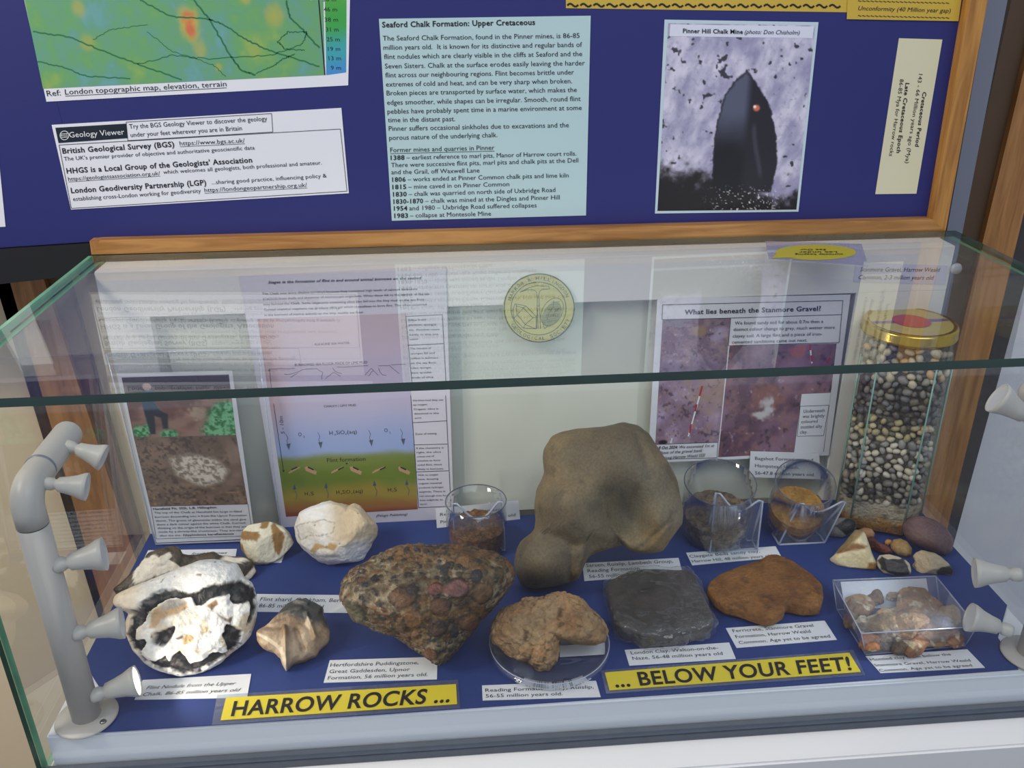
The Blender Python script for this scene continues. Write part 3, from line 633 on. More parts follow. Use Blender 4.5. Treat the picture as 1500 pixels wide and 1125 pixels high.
def pitA(X, Y):
    n = fbm2(X, Y, 5, 4, 61); n2 = fbm2(X*1.4, Y, 26, 3, 62)
    c = mix((112, 76, 70), (160, 124, 110), sst(.3, .7, n)); c = mix(c, (60, 52, 54), sst(.3, .15, Y+(n-.5)*.2)); c = mix(c, (190, 170, 150), sst(.14, .04, np.hypot(X-.66, (Y-.62)*.8)+(n2-.5)*.2)*.8)
    for gx, gy, gr in ((.95, .6, .22), (.88, .9, .25), (.08, .9, .13), (.17, .82, .07), (.35, .97, .12), (.9, .72, .2)):
        c = mix(c, mix((44, 120, 66), (130, 200, 150), sst(.4, .6, n2)), sst(gr, gr*.6, np.hypot(X-gx, Y-gy)+(n2-.5)*.12))
    P = np.stack([X.ravel(), Y.ravel()], 1)
    body = polysd(P, [(.14, .33), (.2, .2), (.27, .22), (.26, .42), (.3, .55), (.37, .62), (.35, .86), (.3, .86), (.3, .68), (.24, .64), (.22, .95), (.17, .95), (.15, .6)]).reshape(X.shape)
    c = mix(c, mix((52, 76, 104), (30, 34, 46), sst(.5, .6, Y)), sst(.01, -.01, body)); c = mix(c, (206, 176, 166), sst(.055, .035, np.hypot(X-.22, (Y-.16)*.8)))
    return mix(c, (40, 44, 44), sst(.56, .64, n2)*sst(.28, .1, Y)*.6)
def pitB(X, Y):
    n = fbm2(X, Y, 4, 4, 71); n2 = fbm2(X, Y, 34, 3, 72); c = mix((112, 92, 78), (150, 124, 106), sst(.3, .7, n)); c = mix(c, (60, 46, 42), sst(.5, .35, n2)*.6)
    c = mix(c, (200, 160, 90), sst(.64, .72, n2)*sst(.6, .8, Y)*.6)
    P = np.stack([X.ravel(), Y.ravel()], 1); d = polysd(P, [(.28, .3), (.5, .24), (.75, .3), (.88, .5), (.8, .66), (.6, .74), (.5, .7), (.32, .55)]).reshape(X.shape)+(n2-.5)*.14
    c = mix(c, mix((140, 126, 110), (228, 218, 204), sst(.35, .6, n2)), sst(.03, -.04, d))
    rt = polysd(P, [(.8, 0), (.92, 0), (1, .2), (.98, .66), (.86, .78), (.66, .88), (.66, .96), (.6, .96), (.6, .82), (.8, .7), (.9, .55), (.88, .25)]).reshape(X.shape)
    return mix(c, mix((122, 96, 82), (152, 126, 112), sst(.3, .6, n)), sst(.015, -.015, rt))
picture('woodland_print', [(178, 553), (335, 548.5), (346, 637), (196, 641)], pl, 110, 70, pitA, ph)
picture('chalk_print', [(196, 641), (346, 637), (363, 738), (220, 742)], pl, 110, 80, pitB, ph)
ik = Ink(pl, (0, 580, 3.75), (-.2, -1)); T = ik.t
T('Harefield Pit, SSSI, L.B. Hillingdon.', 842, 627, 1195, 617, 12, True)
for s_, x0, y0, x1, y1 in (('The top of the Chalk at Harefield has large in-filled', 848, 647, 1328, 639), ('burrows descending into it from the Upnor Formation', 852, 670, 1355, 660), ('above. The grains of glauconite within the sand give', 857, 691, 1352, 683), ('them a dark colour against the white Chalk. Current', 862, 712, 1350, 702), ('thinking on the origin of the burrows is that they are', 867, 732, 1355, 722), ('made by a shrimp-like crustacean. They are named', 872, 752, 1360, 742)): T(s_, x0, y0, x1, y1, 11)
T('after the site.', 878, 773, 995, 770, 11); T('Glyphichnus harefieldensis', 1006, 770, 1285, 762, 11, True, ul=False)
ik.l([(828, 607), (1362, 594), (1388, 768), (858, 785)], 2, True); ik.build('lettering', M_ink(), ph)

# white clear cards lying or standing in the case
def card(q, label, lines, conv=(0, 0, 1), h=6, italic=False, pl=None, m=None, lift=.0004, upv=None, name='specimen_label', cat='label'):
    pl = pl or ((0, 0, Z0), NZ); o, p2 = sheet(name, q, pl, label, cat, m or mat('card_white', (226, 229, 236), .5), thick=.0003, lift=lift)
    up = upv or (q[0][0]-q[3][0], q[0][1]-q[3][1]); ik = Ink(p2, conv, up)
    for L in lines: ik.t(L[0], *L[1:5], h, italic=italic, res=2)
    ik.build('lettering', M_ink(), o, .0002); return o
C4 = (330, 780, 3.26); C6 = (700, 800, 3.4625); C8 = (1020, 780, 3.125); C7 = (980, 640, 5.357); C2 = (0, 800, 3.4625)
card([(209, 996), (368, 987), (362, 1022), (197, 1025)], 'white card reading Flint Nodule from the Upper Chalk', [('Flint Nodule from the Upper', 740, 726, 1195, 703), ('Chalk, 86-85 million years old', 722, 760, 1218, 736)], C2, 19, True)
card([(483, 967), (641, 962), (640, 995), (474, 1000)], 'white card reading Hertfordshire Puddingstone', [('Hertfordshire Puddingstone,', 500, 641, 922, 629), ('Great Gaddesden, Upnor', 495, 672, 880, 661), ('Formation, 56 million years old.', 488, 703, 965, 685)], C4, 18)
card([(376, 870), (528, 872), (530, 898), (375, 896)], 'white card reading Flint shard, Cookham', [('Flint shard, Cookham, Berkshire', 165, 326, 632, 334), ('86-85 million years old', 160, 357, 472, 363)], C4, 18, True)
card([(706, 1004), (873, 997), (880, 1021), (707, 1026)], 'white card reading Reading Formation Clay', [('Reading Formation Clay, Ruislip,', 38, 739, 588, 721), ('56-55 million years old.', 40, 768, 430, 756)], C6, 17)
card([(915, 952), (1068, 941), (1078, 965), (922, 975)], 'white card reading London Clay, Walton-on-the-Naze', [('London Clay, Walton-on-the-', 778, 549, 1220, 522), ('Naze, 56-48 million years old', 786, 577, 1243, 551)], C6, 17)
card([(853, 825), (994, 817), (1000, 840), (856, 851)], 'white card reading Sarsen, Ruislip', [('Sarsen, Ruislip, Lambeth Group,', 550, 106, 990, 83), ('Reading Formation,', 557, 133, 828, 119), ('56-55 million years old', 565, 162, 873, 144)], C6, 17)
card([(1005, 809.5), (1136, 800), (1145, 816), (1014, 828)], 'white card reading Claygate Beds sandy clay, Harrow Hill', [('Claygate Beds sandy clay,', 165, 948, 715, 906), ('Harrow Hill, 48 million years old', 185, 986, 815, 941)], C7, 24)
card([(1063, 920), (1208, 909), (1226, 937), (1079, 949)], 'white card reading Ferricrete, Stanmore Gravel Formation', [('Ferricrete, Stanmore Gravel', 170, 457, 538, 431), ('Formation, Harrow Weald', 183, 484, 525, 458), ('Common. Age yet to be agreed', 198, 511, 615, 480)], C8, 16)
card([(1268, 961), (1417, 951), (1443, 978), (1290, 986)], 'white card reading Mottled clay from below the Stanmore Gravel', [('Mottled clay from below the', 800, 588, 1168, 562), ('Stanmore Gravel, Harrow Weald', 820, 613, 1258, 590), ('Common. Age yet to be agreed', 842, 637, 1265, 613)], C8, 16)
card([(217, 806), (347, 804), (344, 822), (208, 824)], 'white card behind the flint nodules ending in fossil burrows', [('fossil burrows', 665, 168, 930, 160)], (150, 780, 5.112), 22, True)
card([(385, 806), (419, 806), (412, 824), (374, 825)], 'plain white card under the brown patched chalk piece', [], (0, 0, 1), 10)
# standing cards
def standplane(q0, q1, lean):                          # base edge pixels on the cloth, tipped back
    a = PZ(*q0, Z0); b = PZ(*q1, Z0); e = b-a; e /= np.linalg.norm(e); up = np.array([0, math.sin(lean), math.cos(lean)])
    n = np.cross(e, up); n = n if n[1] < 0 else -n; return (a, n/np.linalg.norm(n))
card([(638, 745), (759.5, 733), (762, 760.5), (640, 773.6)], 'small white card reading Formation sand, leaning behind the left beaker', [('Reading Formation sand,', 40, 571, 870, 497), ('Pinner, 56-55 million years old', 45, 665, 995, 572)], (640, 690, 8.657), 38, pl=standplane((640, 774), (762, 760.5), .25), upv=(0, -1))
card([(1099.5, 661), (1200, 664), (1202, 702), (1097, 699)], 'white card reading Bagshot Formation sand, Hampstead Heath, fixed over the gravel poster', [('Bagshot Formation sand', 675, 180, 1130, 194), ('Hampstead Heath,', 675, 237, 1022, 253), ('56-47.8 million years old', 675, 294, 1135, 308)], C7, 26, pl=((0, D-.003, 0), NY), upv=(0, -1))
card([(1254, 384), (1388, 389), (1385, 417), (1250, 413)], 'white card reading Stanmore Gravel, Harrow Weald Common, above the jar', [('Stanmore Gravel, Harrow Weald', 857, 1065, 1172, 1067), ('Common, 2-3 million years old', 851, 1096, 1147, 1098)], K3, 17, True, pl=PBD, upv=(.05, -1), m=mat('lilac_card', (214, 214, 230), .5))
# laminated yellow signs
def sign(lam, yel, text, base, h, label):
    P = UV(lam, (0, 0, Z0+.0009), NZ); o = quad_slab('laminated_sign', P, .0002, glass('laminate', (.9, .93, .95), 1.5, .05, .05), n=NZ); tag(o, label, 'sign')
    card_o = quad_slab('yellow_card', UV(yel, (0, 0, Z0+.0013), NZ), .0004, mat('sign_yellow', (226, 206, 60), .4), o, NZ)
    up = (yel[0][0]-yel[3][0], yel[0][1]-yel[3][1]); ik = Ink(((0, 0, Z0+.0013), NZ), (0, 0, 1), up)
    ik.t(text, *base, h, True, res=10); ik.build('lettering', M_ink(), o)
sign([(318, 1018), (671, 995.5), (674, 1037), (310, 1062)], [(331, 1022), (668, 1002), (669.5, 1031), (323, 1055)], 'HARROW ROCKS ...', (338, 1048.5, 658, 1028), 22, 'long yellow laminated sign reading HARROW ROCKS')
sign([(880, 982), (1250, 952), (1268, 989), (888, 1016)], [(886, 985), (1244, 956), (1261, 984), (893, 1011)], '... BELOW YOUR FEET!', (902, 1006.5, 1248, 981), 20, 'long yellow laminated sign reading BELOW YOUR FEET')
# yellow oval note on top of the back board
lp = ((0, 0, H+GT+.0003), NZ)
on, p2 = sheet('laminated_note', [(1121, 353), (1262, 357), (1272, 389), (1126, 379)], lp, 'laminated note with a yellow speech bubble on top of the lid', 'note', glass('lilac_laminate', (.84, .84, .9), 1.5, .05, .22, (.55, .55, .72)), thick=.0004)
bu = Ink(p2); bu.poly([(1195+59*math.cos(t), 369.5+11.2*math.sin(t)) for t in np.linspace(0, 2*math.pi, 40, endpoint=False)][::-1]); bu.build('speech_bubble', mat('bubble_yellow', (176, 164, 48), .5), on)
bv = Ink(p2); bv.poly([(1142, 366), (1131, 378), (1166, 377)]); bv.build('bubble_tail', mat('bubble_yellow', (176, 164, 48), .5), on, .0005)
bt = Ink(p2, (1110, 330, 8.333), (0, 1)); 
for s_, x0, x1, y in (('curiosity keeping', 1040, 455, 345), ('Lea under', 970, 500, 318), ('See Our', 835, 515, 288)): bt.t(s_, x0, y, x1, y, 18, True)
bt.build('lettering', mat('bubble_ink', (60, 58, 30), .6), on, .0006)

#@@ROCKS
# ================================================================== ROCKS
def icodirs(sub, _c={}):
    if sub in _c: return _c[sub]
    bm = bmesh.new(); bmesh.ops.create_icosphere(bm, subdivisions=sub, radius=1)
    V = np.array([v.co[:] for v in bm.verts]); F = np.array([[v.index for v in f.verts] for f in bm.faces]); bm.free()
    V /= np.linalg.norm(V, axis=1)[:, None]; _c[sub] = (V, F); return _c[sub]
def rock(name, label, cat, out, m, colfn, mode='stand', Tf=.03, Tb=.03, h0=.02, bumps=(), ridges=(), nz=((60, .002),), q=1.0, pw=1.0, sub=6, facets=None, disp=None, group=None, back=0.0, parent=None, base=None, zmin=None, tilt=0., smooth=True, cen=None):
    zmin = Z0+.0002 if zmin is None else zmin
    out = np.array(out, float); c = out.mean(0)
    if cen is not None: c = np.array(cen, float)
    if mode == 'flat': n = NZ; pt = np.array([0, 0, h0]); P = UV(out, pt, n); ctr = UV([c], pt, n)[0]
    else:
        d = CW+(c[0]-750)/FPX*CR-(c[1]-562.5)/FPX*CU; n = -d/np.linalg.norm(d)
        if tilt: n = n*(1-tilt)+NZ*tilt; n /= np.linalg.norm(n)
        lo = out[np.argmax(out[:, 1])] if base is None else np.array(base, float)
        pt = PZ(lo[0], lo[1], zmin)+np.array([0, back, 0]); P = UV(out, pt, n); ctr = UV([c], pt, n)[0]
    e1 = CR-n*(CR@n); e1 /= np.linalg.norm(e1); e2 = np.cross(n, e1)
    L = np.stack([(P-ctr)@e1, (P-ctr)@e2], 1)
    # radius as function of angle, from dense outline
    K = 720; ang = np.full(K, 0.)
    th = np.linspace(-math.pi, math.pi, K, endpoint=False); R = np.zeros(K)
    A = L; B = np.roll(L, -1, 0)
    for i in range(K):
        dx, dy = math.cos(th[i]), math.sin(th[i]); best = 0
        ex = B-A; den = dx*ex[:, 1]-dy*ex[:, 0]; den = np.where(abs(den) < 1e-12, 1e-12, den)
        t = (A[:, 0]*ex[:, 1]-A[:, 1]*ex[:, 0])/den; s = (A[:, 0]*dy-A[:, 1]*dx)/den
        ok = (s >= -1e-6) & (s <= 1+1e-6) & (t > 0); R[i] = t[ok].max() if ok.any() else R[i-1]
    ker = np.ones(7)/7; R = np.convolve(np.concatenate([R[-3:], R, R[:3]]), ker, 'valid')
    V, F = icodirs(sub); a = np.arctan2(V[:, 1], V[:, 0]); rho = np.hypot(V[:, 0], V[:, 1])
    Rv = np.interp(a, np.append(th, math.pi), np.append(R, R[0])); Rm = R.mean()
    Rv = Rm+(Rv-Rm)*sst(0, .45, rho)
    pl_ = (rho**pw)*Rv; z = np.sign(V[:, 2])*abs(V[:, 2])**q
    hz = np.where(V[:, 2] > 0, z*Tf, z*Tb)
    X = np.cos(a)*pl_; Yv = np.sin(a)*pl_
    W0 = ctr+X[:, None]*e1+Yv[:, None]*e2
    px = proj(W0); fr = np.clip(V[:, 2]*3, 0, 1)
    for (bx, by, br, am) in bumps: hz = hz+am*np.exp(-((px[:, 0]-bx)**2+(px[:, 1]-by)**2)/br**2)*fr
    for (x1, y1, x2, y2, wd, am) in ridges:
        e = np.array([x2-x1, y2-y1]); v = px-[x1, y1]; t = np.clip((v@e)/(e@e), 0, 1); dd = np.sqrt(((v-t[:, None]*e)**2).sum(1))
        hz = hz+am*np.exp(-(dd/wd)**2)*fr
    W = W0+hz[:, None]*n
    dirn = (W-(ctr+n*(Tf-Tb)*.5)); dirn /= np.linalg.norm(dirn, axis=1)[:, None]+1e-9
    nn_ = V[:, :1]*e1+V[:, 1:2]*e2+V[:, 2:3]*n
    dirn = (dirn+nn_); dirn /= np.linalg.norm(dirn, axis=1)[:, None]+1e-9
    if facets:
        fN, fs = facets; rr = np.random.RandomState(fs)
        G = rr.normal(size=(fN, 3)); G /= np.linalg.norm(G, axis=1)[:, None]
        Q = W-(ctr+n*(Tf-Tb)*.5); sc = np.array([abs(Q@g).max() for g in G])
        for g, s_ in zip(G, sc):
            lim = s_*rr.uniform(.55, .85); dd = Q@g; ov = np.clip(dd-lim, 0, None)*.95*np.clip(abs(g@n)*1.9-.35, 0, 1)
            Q = Q-ov[:, None]*g
        W = Q+(ctr+n*(Tf-Tb)*.5)
    for k, (f, am) in enumerate(nz): W = W+((fbm(W, f, 4, 5*k+int(abs(c[0])) % 50)-.5)*2*am)[:, None]*dirn
    if disp is not None: W = W+disp(px, W, V[:, 2])[:, None]*dirn
    col = colfn(px, W, V[:, 2])
    low = W[:, 2] < zmin; W[low, 2] = zmin
    lowest = W[:, 2].min()
    if lowest > zmin+.0003: W[:, 2] -= lowest-zmin-.0001
    me = bpy.data.meshes.new(name); me.from_pydata(W.tolist(), [], F.tolist()); me.update(); setcol(me, S(np.clip(col, 0, 255)))
    o = link(name, me, m, parent, smooth=smooth)
    if label: tag(o, label, cat, group)
    return o
def cv(pts, o): return [(o[0]+x/o[2], o[1]+y/o[2]) for x, y in pts]
RM = vmat('stone', .78, bump=(320, .9, .0028), grain=(300, .2))
RMs = vmat('smooth_stone', .66, bump=(380, .6, .0012), grain=(420, .2))
RMc = vmat('chalk_stone', .85, bump=(180, .8, .0026), grain=(200, .06))
RMf = vmat('flint_stone', .42, bump=(170, .8, .0024), grain=(260, .1))

# --- big sarsen
def c_sar(px, W, z):
    n = fbm(W, 16, 4, 3); n2 = fbm(W, 90, 3, 8)
    c = mix((106, 98, 84), (134, 120, 96), sst(.35, .65, n)); c = mix(c, (128, 128, 122), sst(.62, .3, fbm(W, 11, 3, 31))*.7)
    c = mix(c, (150, 118, 76), np.exp(-((px[:, 0]-860)**2+(px[:, 1]-840)**2)/18**2)*.8); c = mix(c, (146, 122, 84), np.exp(-((px[:, 0]-962)**2+(px[:, 1]-790)**2)/20**2)*.6)
    return mix(c, (86, 80, 70), sst(.42, .3, n2)*.5)*np.array([.93, .90, .84])
so = cv([(613, 290), (618, 230), (660, 160), (720, 125), (830, 112), (960, 105), (1080, 76), (1160, 92), (1225, 140), (1260, 190), (1340, 310), (1390, 420), (1425, 580), (1420, 660), (1380, 710), (1325, 775), (1290, 815), (1230, 828), (1130, 822), (1075, 780), (1020, 795), (940, 822), (880, 850), (858, 880), (835, 930), (830, 975), (760, 1005), (660, 1030), (560, 1038), (490, 1015), (458, 950), (450, 880), (465, 800), (500, 740), (565, 710), (575, 640), (568, 560), (580, 470), (610, 400), (625, 365)], (640, 600, 3.947))
rock('sarsen_stone', 'large smooth grey brown sarsen boulder with a leg-like lobe, at the centre back', 'rock', so, RMs, c_sar, Tf=.045, Tb=.03, q=.9, pw=.8, back=-.002, tilt=-.0, nz=((22, .003), (110, .0007)), cen=(872, 745),
     bumps=[(905, 665, 55, .014), (830, 740, 38, .020), (790, 822, 32, .016), (912, 750, 32, -.034), (932, 775, 26, -.020), (850, 838, 14, .006), (962, 770, 24, .010), (965, 690, 26, .006), (845, 680, 14, -.004)],
     ridges=[(800, 700, 860, 705, 6, -.003), (805, 780, 845, 795, 8, -.008), (838, 800, 836, 850, 5, -.006), (870, 795, 905, 790, 10, -.006), (940, 800, 985, 755, 4, -.004), (930, 640, 950, 700, 8, -.004)])

# --- Hertfordshire puddingstone
po = cv([(528, 275), (545, 235), (600, 175), (700, 110), (800, 75), (910, 55), (1000, 60), (1080, 50), (1160, 60), (1230, 85), (1290, 100), (1350, 130), (1375, 165), (1378, 215), (1340, 290), (1300, 345), (1240, 395), (1200, 440), (1150, 520), (1080, 590), (1020, 645), (985, 635), (930, 600), (860, 560), (800, 510), (700, 475), (610, 430), (570, 380), (530, 330)], C4)
PBL = [(1100, 262, 56, (134, 90, 88), .003), (1000, 256, 40, (130, 82, 70), .0018), (1024, 345, 50, (98, 66, 48), .0025), (1012, 446, 46, (84, 60, 50), .0025), (865, 308, 48, (112, 78, 52), .002), (1190, 350, 50, (128, 90, 56), .0025), (1150, 420, 50, (122, 84, 54), .0025), (1210, 290, 42, (132, 96, 62), .002), (1090, 466, 20, (44, 40, 46), .002), (1185, 216, 26, (50, 46, 52), .002), (900, 265, 34, (60, 50, 48), .002), (985, 565, 24, (130, 82, 58), .002), (720, 210, 20, (40, 40, 46), .0015), (680, 330, 16, (46, 48, 58), .0012), (620, 385, 46, (104, 98, 74), .0015), (905, 405, 50, (120, 84, 50), .002), (850, 440, 30, (112, 84, 56), .0018), (1040, 170, 20, (50, 48, 50), .001), (660, 225, 20, (120, 84, 66), .0015), (1290, 200, 30, (90, 74, 50), .002)]
def pud(px, W, z):
    warp = np.stack([fbm(W, 60, 2, s) for s in (1, 2, 3)], 1)*.006
    f1, f2, cid = worley((W+warp)*np.array([1, 1, 1.5]), 135, 4); g1, g2, gid = worley(W+warp, 210, 14)
    e = sst(.62, .46, f1/(.45+.75*((cid*7.3) % 1)))*sst(.05, .12, f2-f1); e2 = sst(.36, .26, g1/(.6+.6*gid))
    return f1, f2, cid, e, e2, gid
def pudd(px, W, z):
    f1, f2, cid, e, e2, gid = pud(px, W, z); h = e*.0016+e2*(1-e)*.0006-.0012
    for x, y, r, c_, a in PBL:
        X, Y = C4[0]+x/3.26, C4[1]+y/3.26; d = np.hypot((px[:, 0]-X)*(1+.25*math.sin(x)), (px[:, 1]-Y)*(1+.2*math.cos(x)))/(r/3.26)*(1+.5*(fbm(W, 90, 2, 7)-.5)); h = np.where((d < 1.1) & (z > 0), a*np.sqrt(np.clip(1-(d/1.1)**2, 0, 1))*.9, h)
    return h
def c_pud(px, W, z):
    f1, f2, cid, e, e2, gid = pud(px, W-0, z); n = fbm(W, 30, 4, 2); n2 = fbm(W, 160, 3, 5)
    matrix = mix((134, 116, 88), (172, 156, 128), sst(.4, .65, n2)); matrix = mix(matrix, (128, 88, 44), sst(.5, .65, n)*.8)
    pal = np.array([(46, 44, 52), (70, 58, 50), (104, 66, 42), (52, 54, 62), (126, 86, 50), (86, 72, 56), (58, 46, 42), (116, 92, 60)], float)
    pc = pal[(cid*7.99).astype(int)]; pc2 = pal[(gid*7.99).astype(int)]
    c = mix(matrix, pc2, e2*.85); c = mix(c, pc, e*.95)
    top = sst(.5, .7, fbm(W, 20, 3, 41))*sst(870, 830, px[:, 1]); c = mix(c, (142, 88, 44), top*.5)
    for x, y, r, c_, a in PBL:
        X, Y = C4[0]+x/3.26, C4[1]+y/3.26; d = np.hypot((px[:, 0]-X)*(1+.25*math.sin(x)), (px[:, 1]-Y)*(1+.2*math.cos(x)))/(r/3.26)*(1+.5*(fbm(W, 90, 2, 7)-.5))+(n2-.5)*.15
        k = sst(1.1, 1.0, d)*(z > 0); cc = mix(c_, np.array(c_)*.55, sst(.7, .95, d)); cc = mix(cc, np.array(c_)*1.25, sst(.5, .62, n2)*.5); c = mix(c, cc, k)
    return c*np.clip(.62+.36*n2, 0, 1.)[:, None]
rock('puddingstone', 'big puddingstone boulder packed with brown, pink and black pebbles', 'rock', po, vmat('pudding_stone', .5, bump=(330, .9, .0022), grain=(380, .22)), c_pud, Tf=.055, Tb=.035, q=.85, pw=.85, sub=7, disp=pudd, nz=((35, .003), (140, .0014)), facets=(12, 21), cen=(645, 875), base=(628, 965), back=.0,
     bumps=[(640, 880, 60, .006)], ridges=[(500, 875, 620, 905, 10, .004), (560, 935, 630, 960, 12, -.004)])

# --- flint nodules
blk = [cv(p, (150, 780, 5.112)) for p in (
    [(200, 770), (205, 720), (215, 660), (260, 580), (330, 510), (370, 465), (450, 440), (550, 425), (640, 445), (715, 435), (760, 410), (830, 400), (930, 380), (1010, 365), (1080, 368), (1130, 410), (1145, 490), (1150, 580), (1120, 650), (1085, 690), (1100, 620), (1098, 560), (1100, 500), (1050, 530), (980, 520), (940, 470), (870, 480), (790, 510), (740, 540), (700, 540), (670, 500), (610, 480), (500, 485), (430, 530), (350, 590), (320, 660), (270, 720), (240, 820), (210, 800)],
    [(215, 815), (320, 795), (340, 820), (300, 900), (340, 950), (400, 960), (470, 930), (510, 980), (520, 940), (570, 905), (620, 960), (650, 1000), (740, 960), (830, 905), (930, 880), (925, 790), (920, 720), (960, 690), (1020, 740), (1010, 830), (985, 890), (900, 930), (830, 980), (730, 1030), (640, 1045), (540, 1055), (430, 1020), (320, 960), (250, 880)],
    [(370, 830), (400, 760), (470, 720), (530, 710), (525, 760), (480, 830), (450, 865), (430, 850)],
    [(935, 690), (1010, 700), (1050, 740), (1010, 860), (960, 870), (915, 840), (910, 760)])]
tan_ = [(cv([(340, 720), (380, 600), (430, 560), (520, 560), (620, 510), (640, 560), (560, 610), (440, 650), (400, 720)], (150, 780, 5.112)), (196, 160, 118)), (cv([(440, 560), (500, 500), (600, 495), (640, 520), (560, 560), (480, 585)], (150, 780, 5.112)), (176, 168, 158)), (cv([(590, 800), (640, 760), (690, 790), (660, 840), (590, 860)], (150, 780, 5.112)), (196, 154, 102)), (cv([(780, 550), (840, 510), (870, 540), (820, 580)], (150, 780, 5.112)), (150, 112, 74)), (cv([(860, 610), (940, 650), (980, 630), (960, 680), (880, 640)], (150, 780, 5.112)), (110, 86, 60)), (cv([(740, 730), (790, 700), (810, 730), (760, 760)], (150, 780, 5.112)), (222, 190, 140)), (cv([(540, 800), (600, 770), (600, 800), (560, 815)], (150, 780, 5.112)), (90, 70, 60))]
def flm(px, W):
    n = (fbm(W, 120, 3, 6)-.5)*9; k = 0
    for p in blk: k = np.maximum(k, sst(1.0, -1.0, polysd(px, p)+n))
    return k
def c_fl(px, W, z):
    n = fbm(W, 40, 4, 9); n2 = fbm(W, 200, 3, 2)
    c = mix((232, 226, 214), (244, 242, 240), sst(.35, .6, n)); c = mix(c, (206, 184, 148), sst(.62, .75, fbm(W, 60, 3, 12))*.6)
    c = mix(c, (224, 200, 168), sst(222, 190, px[:, 0])*.6)
    for p, t in tan_: c = mix(c, t, sst(1.6, -1.6, polysd(px, p)+(n2-.5)*4)*(z > 0)*.85)
    b = mix((26, 26, 30), (84, 80, 82), sst(.5, .75, n2)); b = mix(b, (120, 112, 108), sst(.62, .72, fbm(W, 130, 2, 77))*.6)
    k = flm(px, W)*sst(0, .15, z); c = mix(c, b, k)
    return mix(c, (60, 50, 44), sst(.74, .80, n2)*(1-k)*.5)
def d_fl(px, W, z):
    k = flm(px, W)*sst(0, .15, z); sd = polysd(px, cv([(270, 720), (330, 560), (500, 470), (740, 540), (960, 480), (1090, 530), (1000, 700), (900, 880), (640, 980), (400, 900)], (150, 780, 5.112)))
    ins = sst(2, -6, sd)*sst(0, .15, z)
    return -k*.0032-ins*.004+ins*(1-k)*.0085*(fbm(W, 75, 4, 3)-.15)
fo = cv([(75, 540), (80, 490), (100, 460), (170, 425), (240, 395), (330, 370), (430, 325), (540, 275), (620, 245), (720, 215), (820, 206), (920, 215), (1000, 235), (1030, 290), (1060, 345), (1110, 370), (1140, 420), (1155, 500), (1158, 600), (1140, 690), (1110, 770), (1060, 830), (990, 890), (900, 970), (800, 1030), (700, 1062), (600, 1072), (500, 1062), (400, 1030), (310, 970), (240, 890), (195, 810), (176, 740), (180, 660), (195, 600), (170, 590), (120, 575)], (150, 780, 5.112))
rock('flint_nodule', 'large rounded white and black flint nodule with broken open front', 'rock', fo, RMf, c_fl, Tf=.026, Tb=.03, q=.62, pw=.75, sub=7, disp=d_fl, cen=(285, 905), tilt=.0, nz=((30, .0025), (130, .0008)), bumps=[(310, 845, 34, .004), (240, 880, 30, .002)])
def c_fl2(px, W, z):
    n = fbm(W, 90, 4, 9); n2 = fbm(W, 220, 3, 2)
    b = mix((56, 46, 34), (92, 78, 60), sst(.35, .7, n)); wht = mix((236, 220, 196), (246, 238, 224), n)
    k = np.zeros(len(px))
    for p in ([(235, 350), (245, 290), (320, 190), (400, 170), (430, 190), (500, 140), (515, 165), (500, 200), (560, 240), (600, 270), (400, 330), (250, 390)], [(880, 200), (900, 180), (1050, 190), (1100, 210), (1000, 232), (900, 225)], [(1060, 330), (1140, 250), (1155, 290), (1100, 350), (1060, 350)]): k = np.maximum(k, sst(1, -1, polysd(px, cv(p, (150, 780, 5.112)))+(n2-.5)*4))
    c = mix(b, wht, k); return mix(c, (190, 180, 170), sst(.72, .78, n2)*.7)
f2 = cv([(85, 420), (130, 380), (240, 280), (310, 200), (340, 160), (400, 125), (480, 105), (540, 97), (580, 115), (600, 160), (700, 170), (780, 155), (830, 148), (880, 175), (960, 180), (1050, 180), (1110, 200), (1150, 240), (1155, 300), (1120, 345), (1060, 380), (900, 420), (700, 460), (500, 480), (300, 500), (120, 480)], (150, 780, 5.112))
rock('flint_nodule', 'dark brown and cream flint nodule peeping out behind the large white nodule', 'rock', f2, RMf, c_fl2, Tf=.008, Tb=.024, q=.8, pw=.7, sub=6, base=(260, 893), back=.02, cen=(265, 848), nz=((70, .0025), (200, .0012)))

# --- chalk pieces
br = [cv(p, (340, 560, 4.1667)) for p in ([(45, 900), (100, 890), (160, 888), (172, 920), (150, 955), (80, 955), (48, 940)], [(165, 870), (180, 835), (225, 836), (210, 862)], [(235, 850), (260, 845), (320, 890), (335, 930), (320, 1000), (290, 1045), (265, 1010), (248, 930)], [(40, 960), (60, 980), (90, 1050), (120, 1090), (100, 1080), (50, 1020)])]
def c_ch1(px, W, z):
    n = fbm(W, 90, 4, 9); c = mix((234, 222, 190), (246, 240, 220), n)
    for p in br: c = mix(c, mix((150, 110, 62), (172, 134, 84), n), sst(.8, -.8, polysd(px, p)+(fbm(W, 150, 2, 3)-.5)*3))
    return mix(c, (150, 140, 80), sst(0, -.3, z)*.5)
ch1 = cv([(38, 960), (45, 905), (90, 862), (165, 845), (200, 836), (260, 845), (320, 860), (355, 895), (380, 965), (345, 1010), (300, 1060), (260, 1090), (210, 1102), (150, 1100), (100, 1070), (60, 1020)], (340, 560, 4.1667))
rock('chalk_piece', 'small cream chalk lump with brown burrow patches', 'rock', ch1, RMc, c_ch1, Tf=.018, Tb=.014, q=.8, sub=5, facets=(14, 4), pw=.8, nz=((60, .001), (200, .0005)))
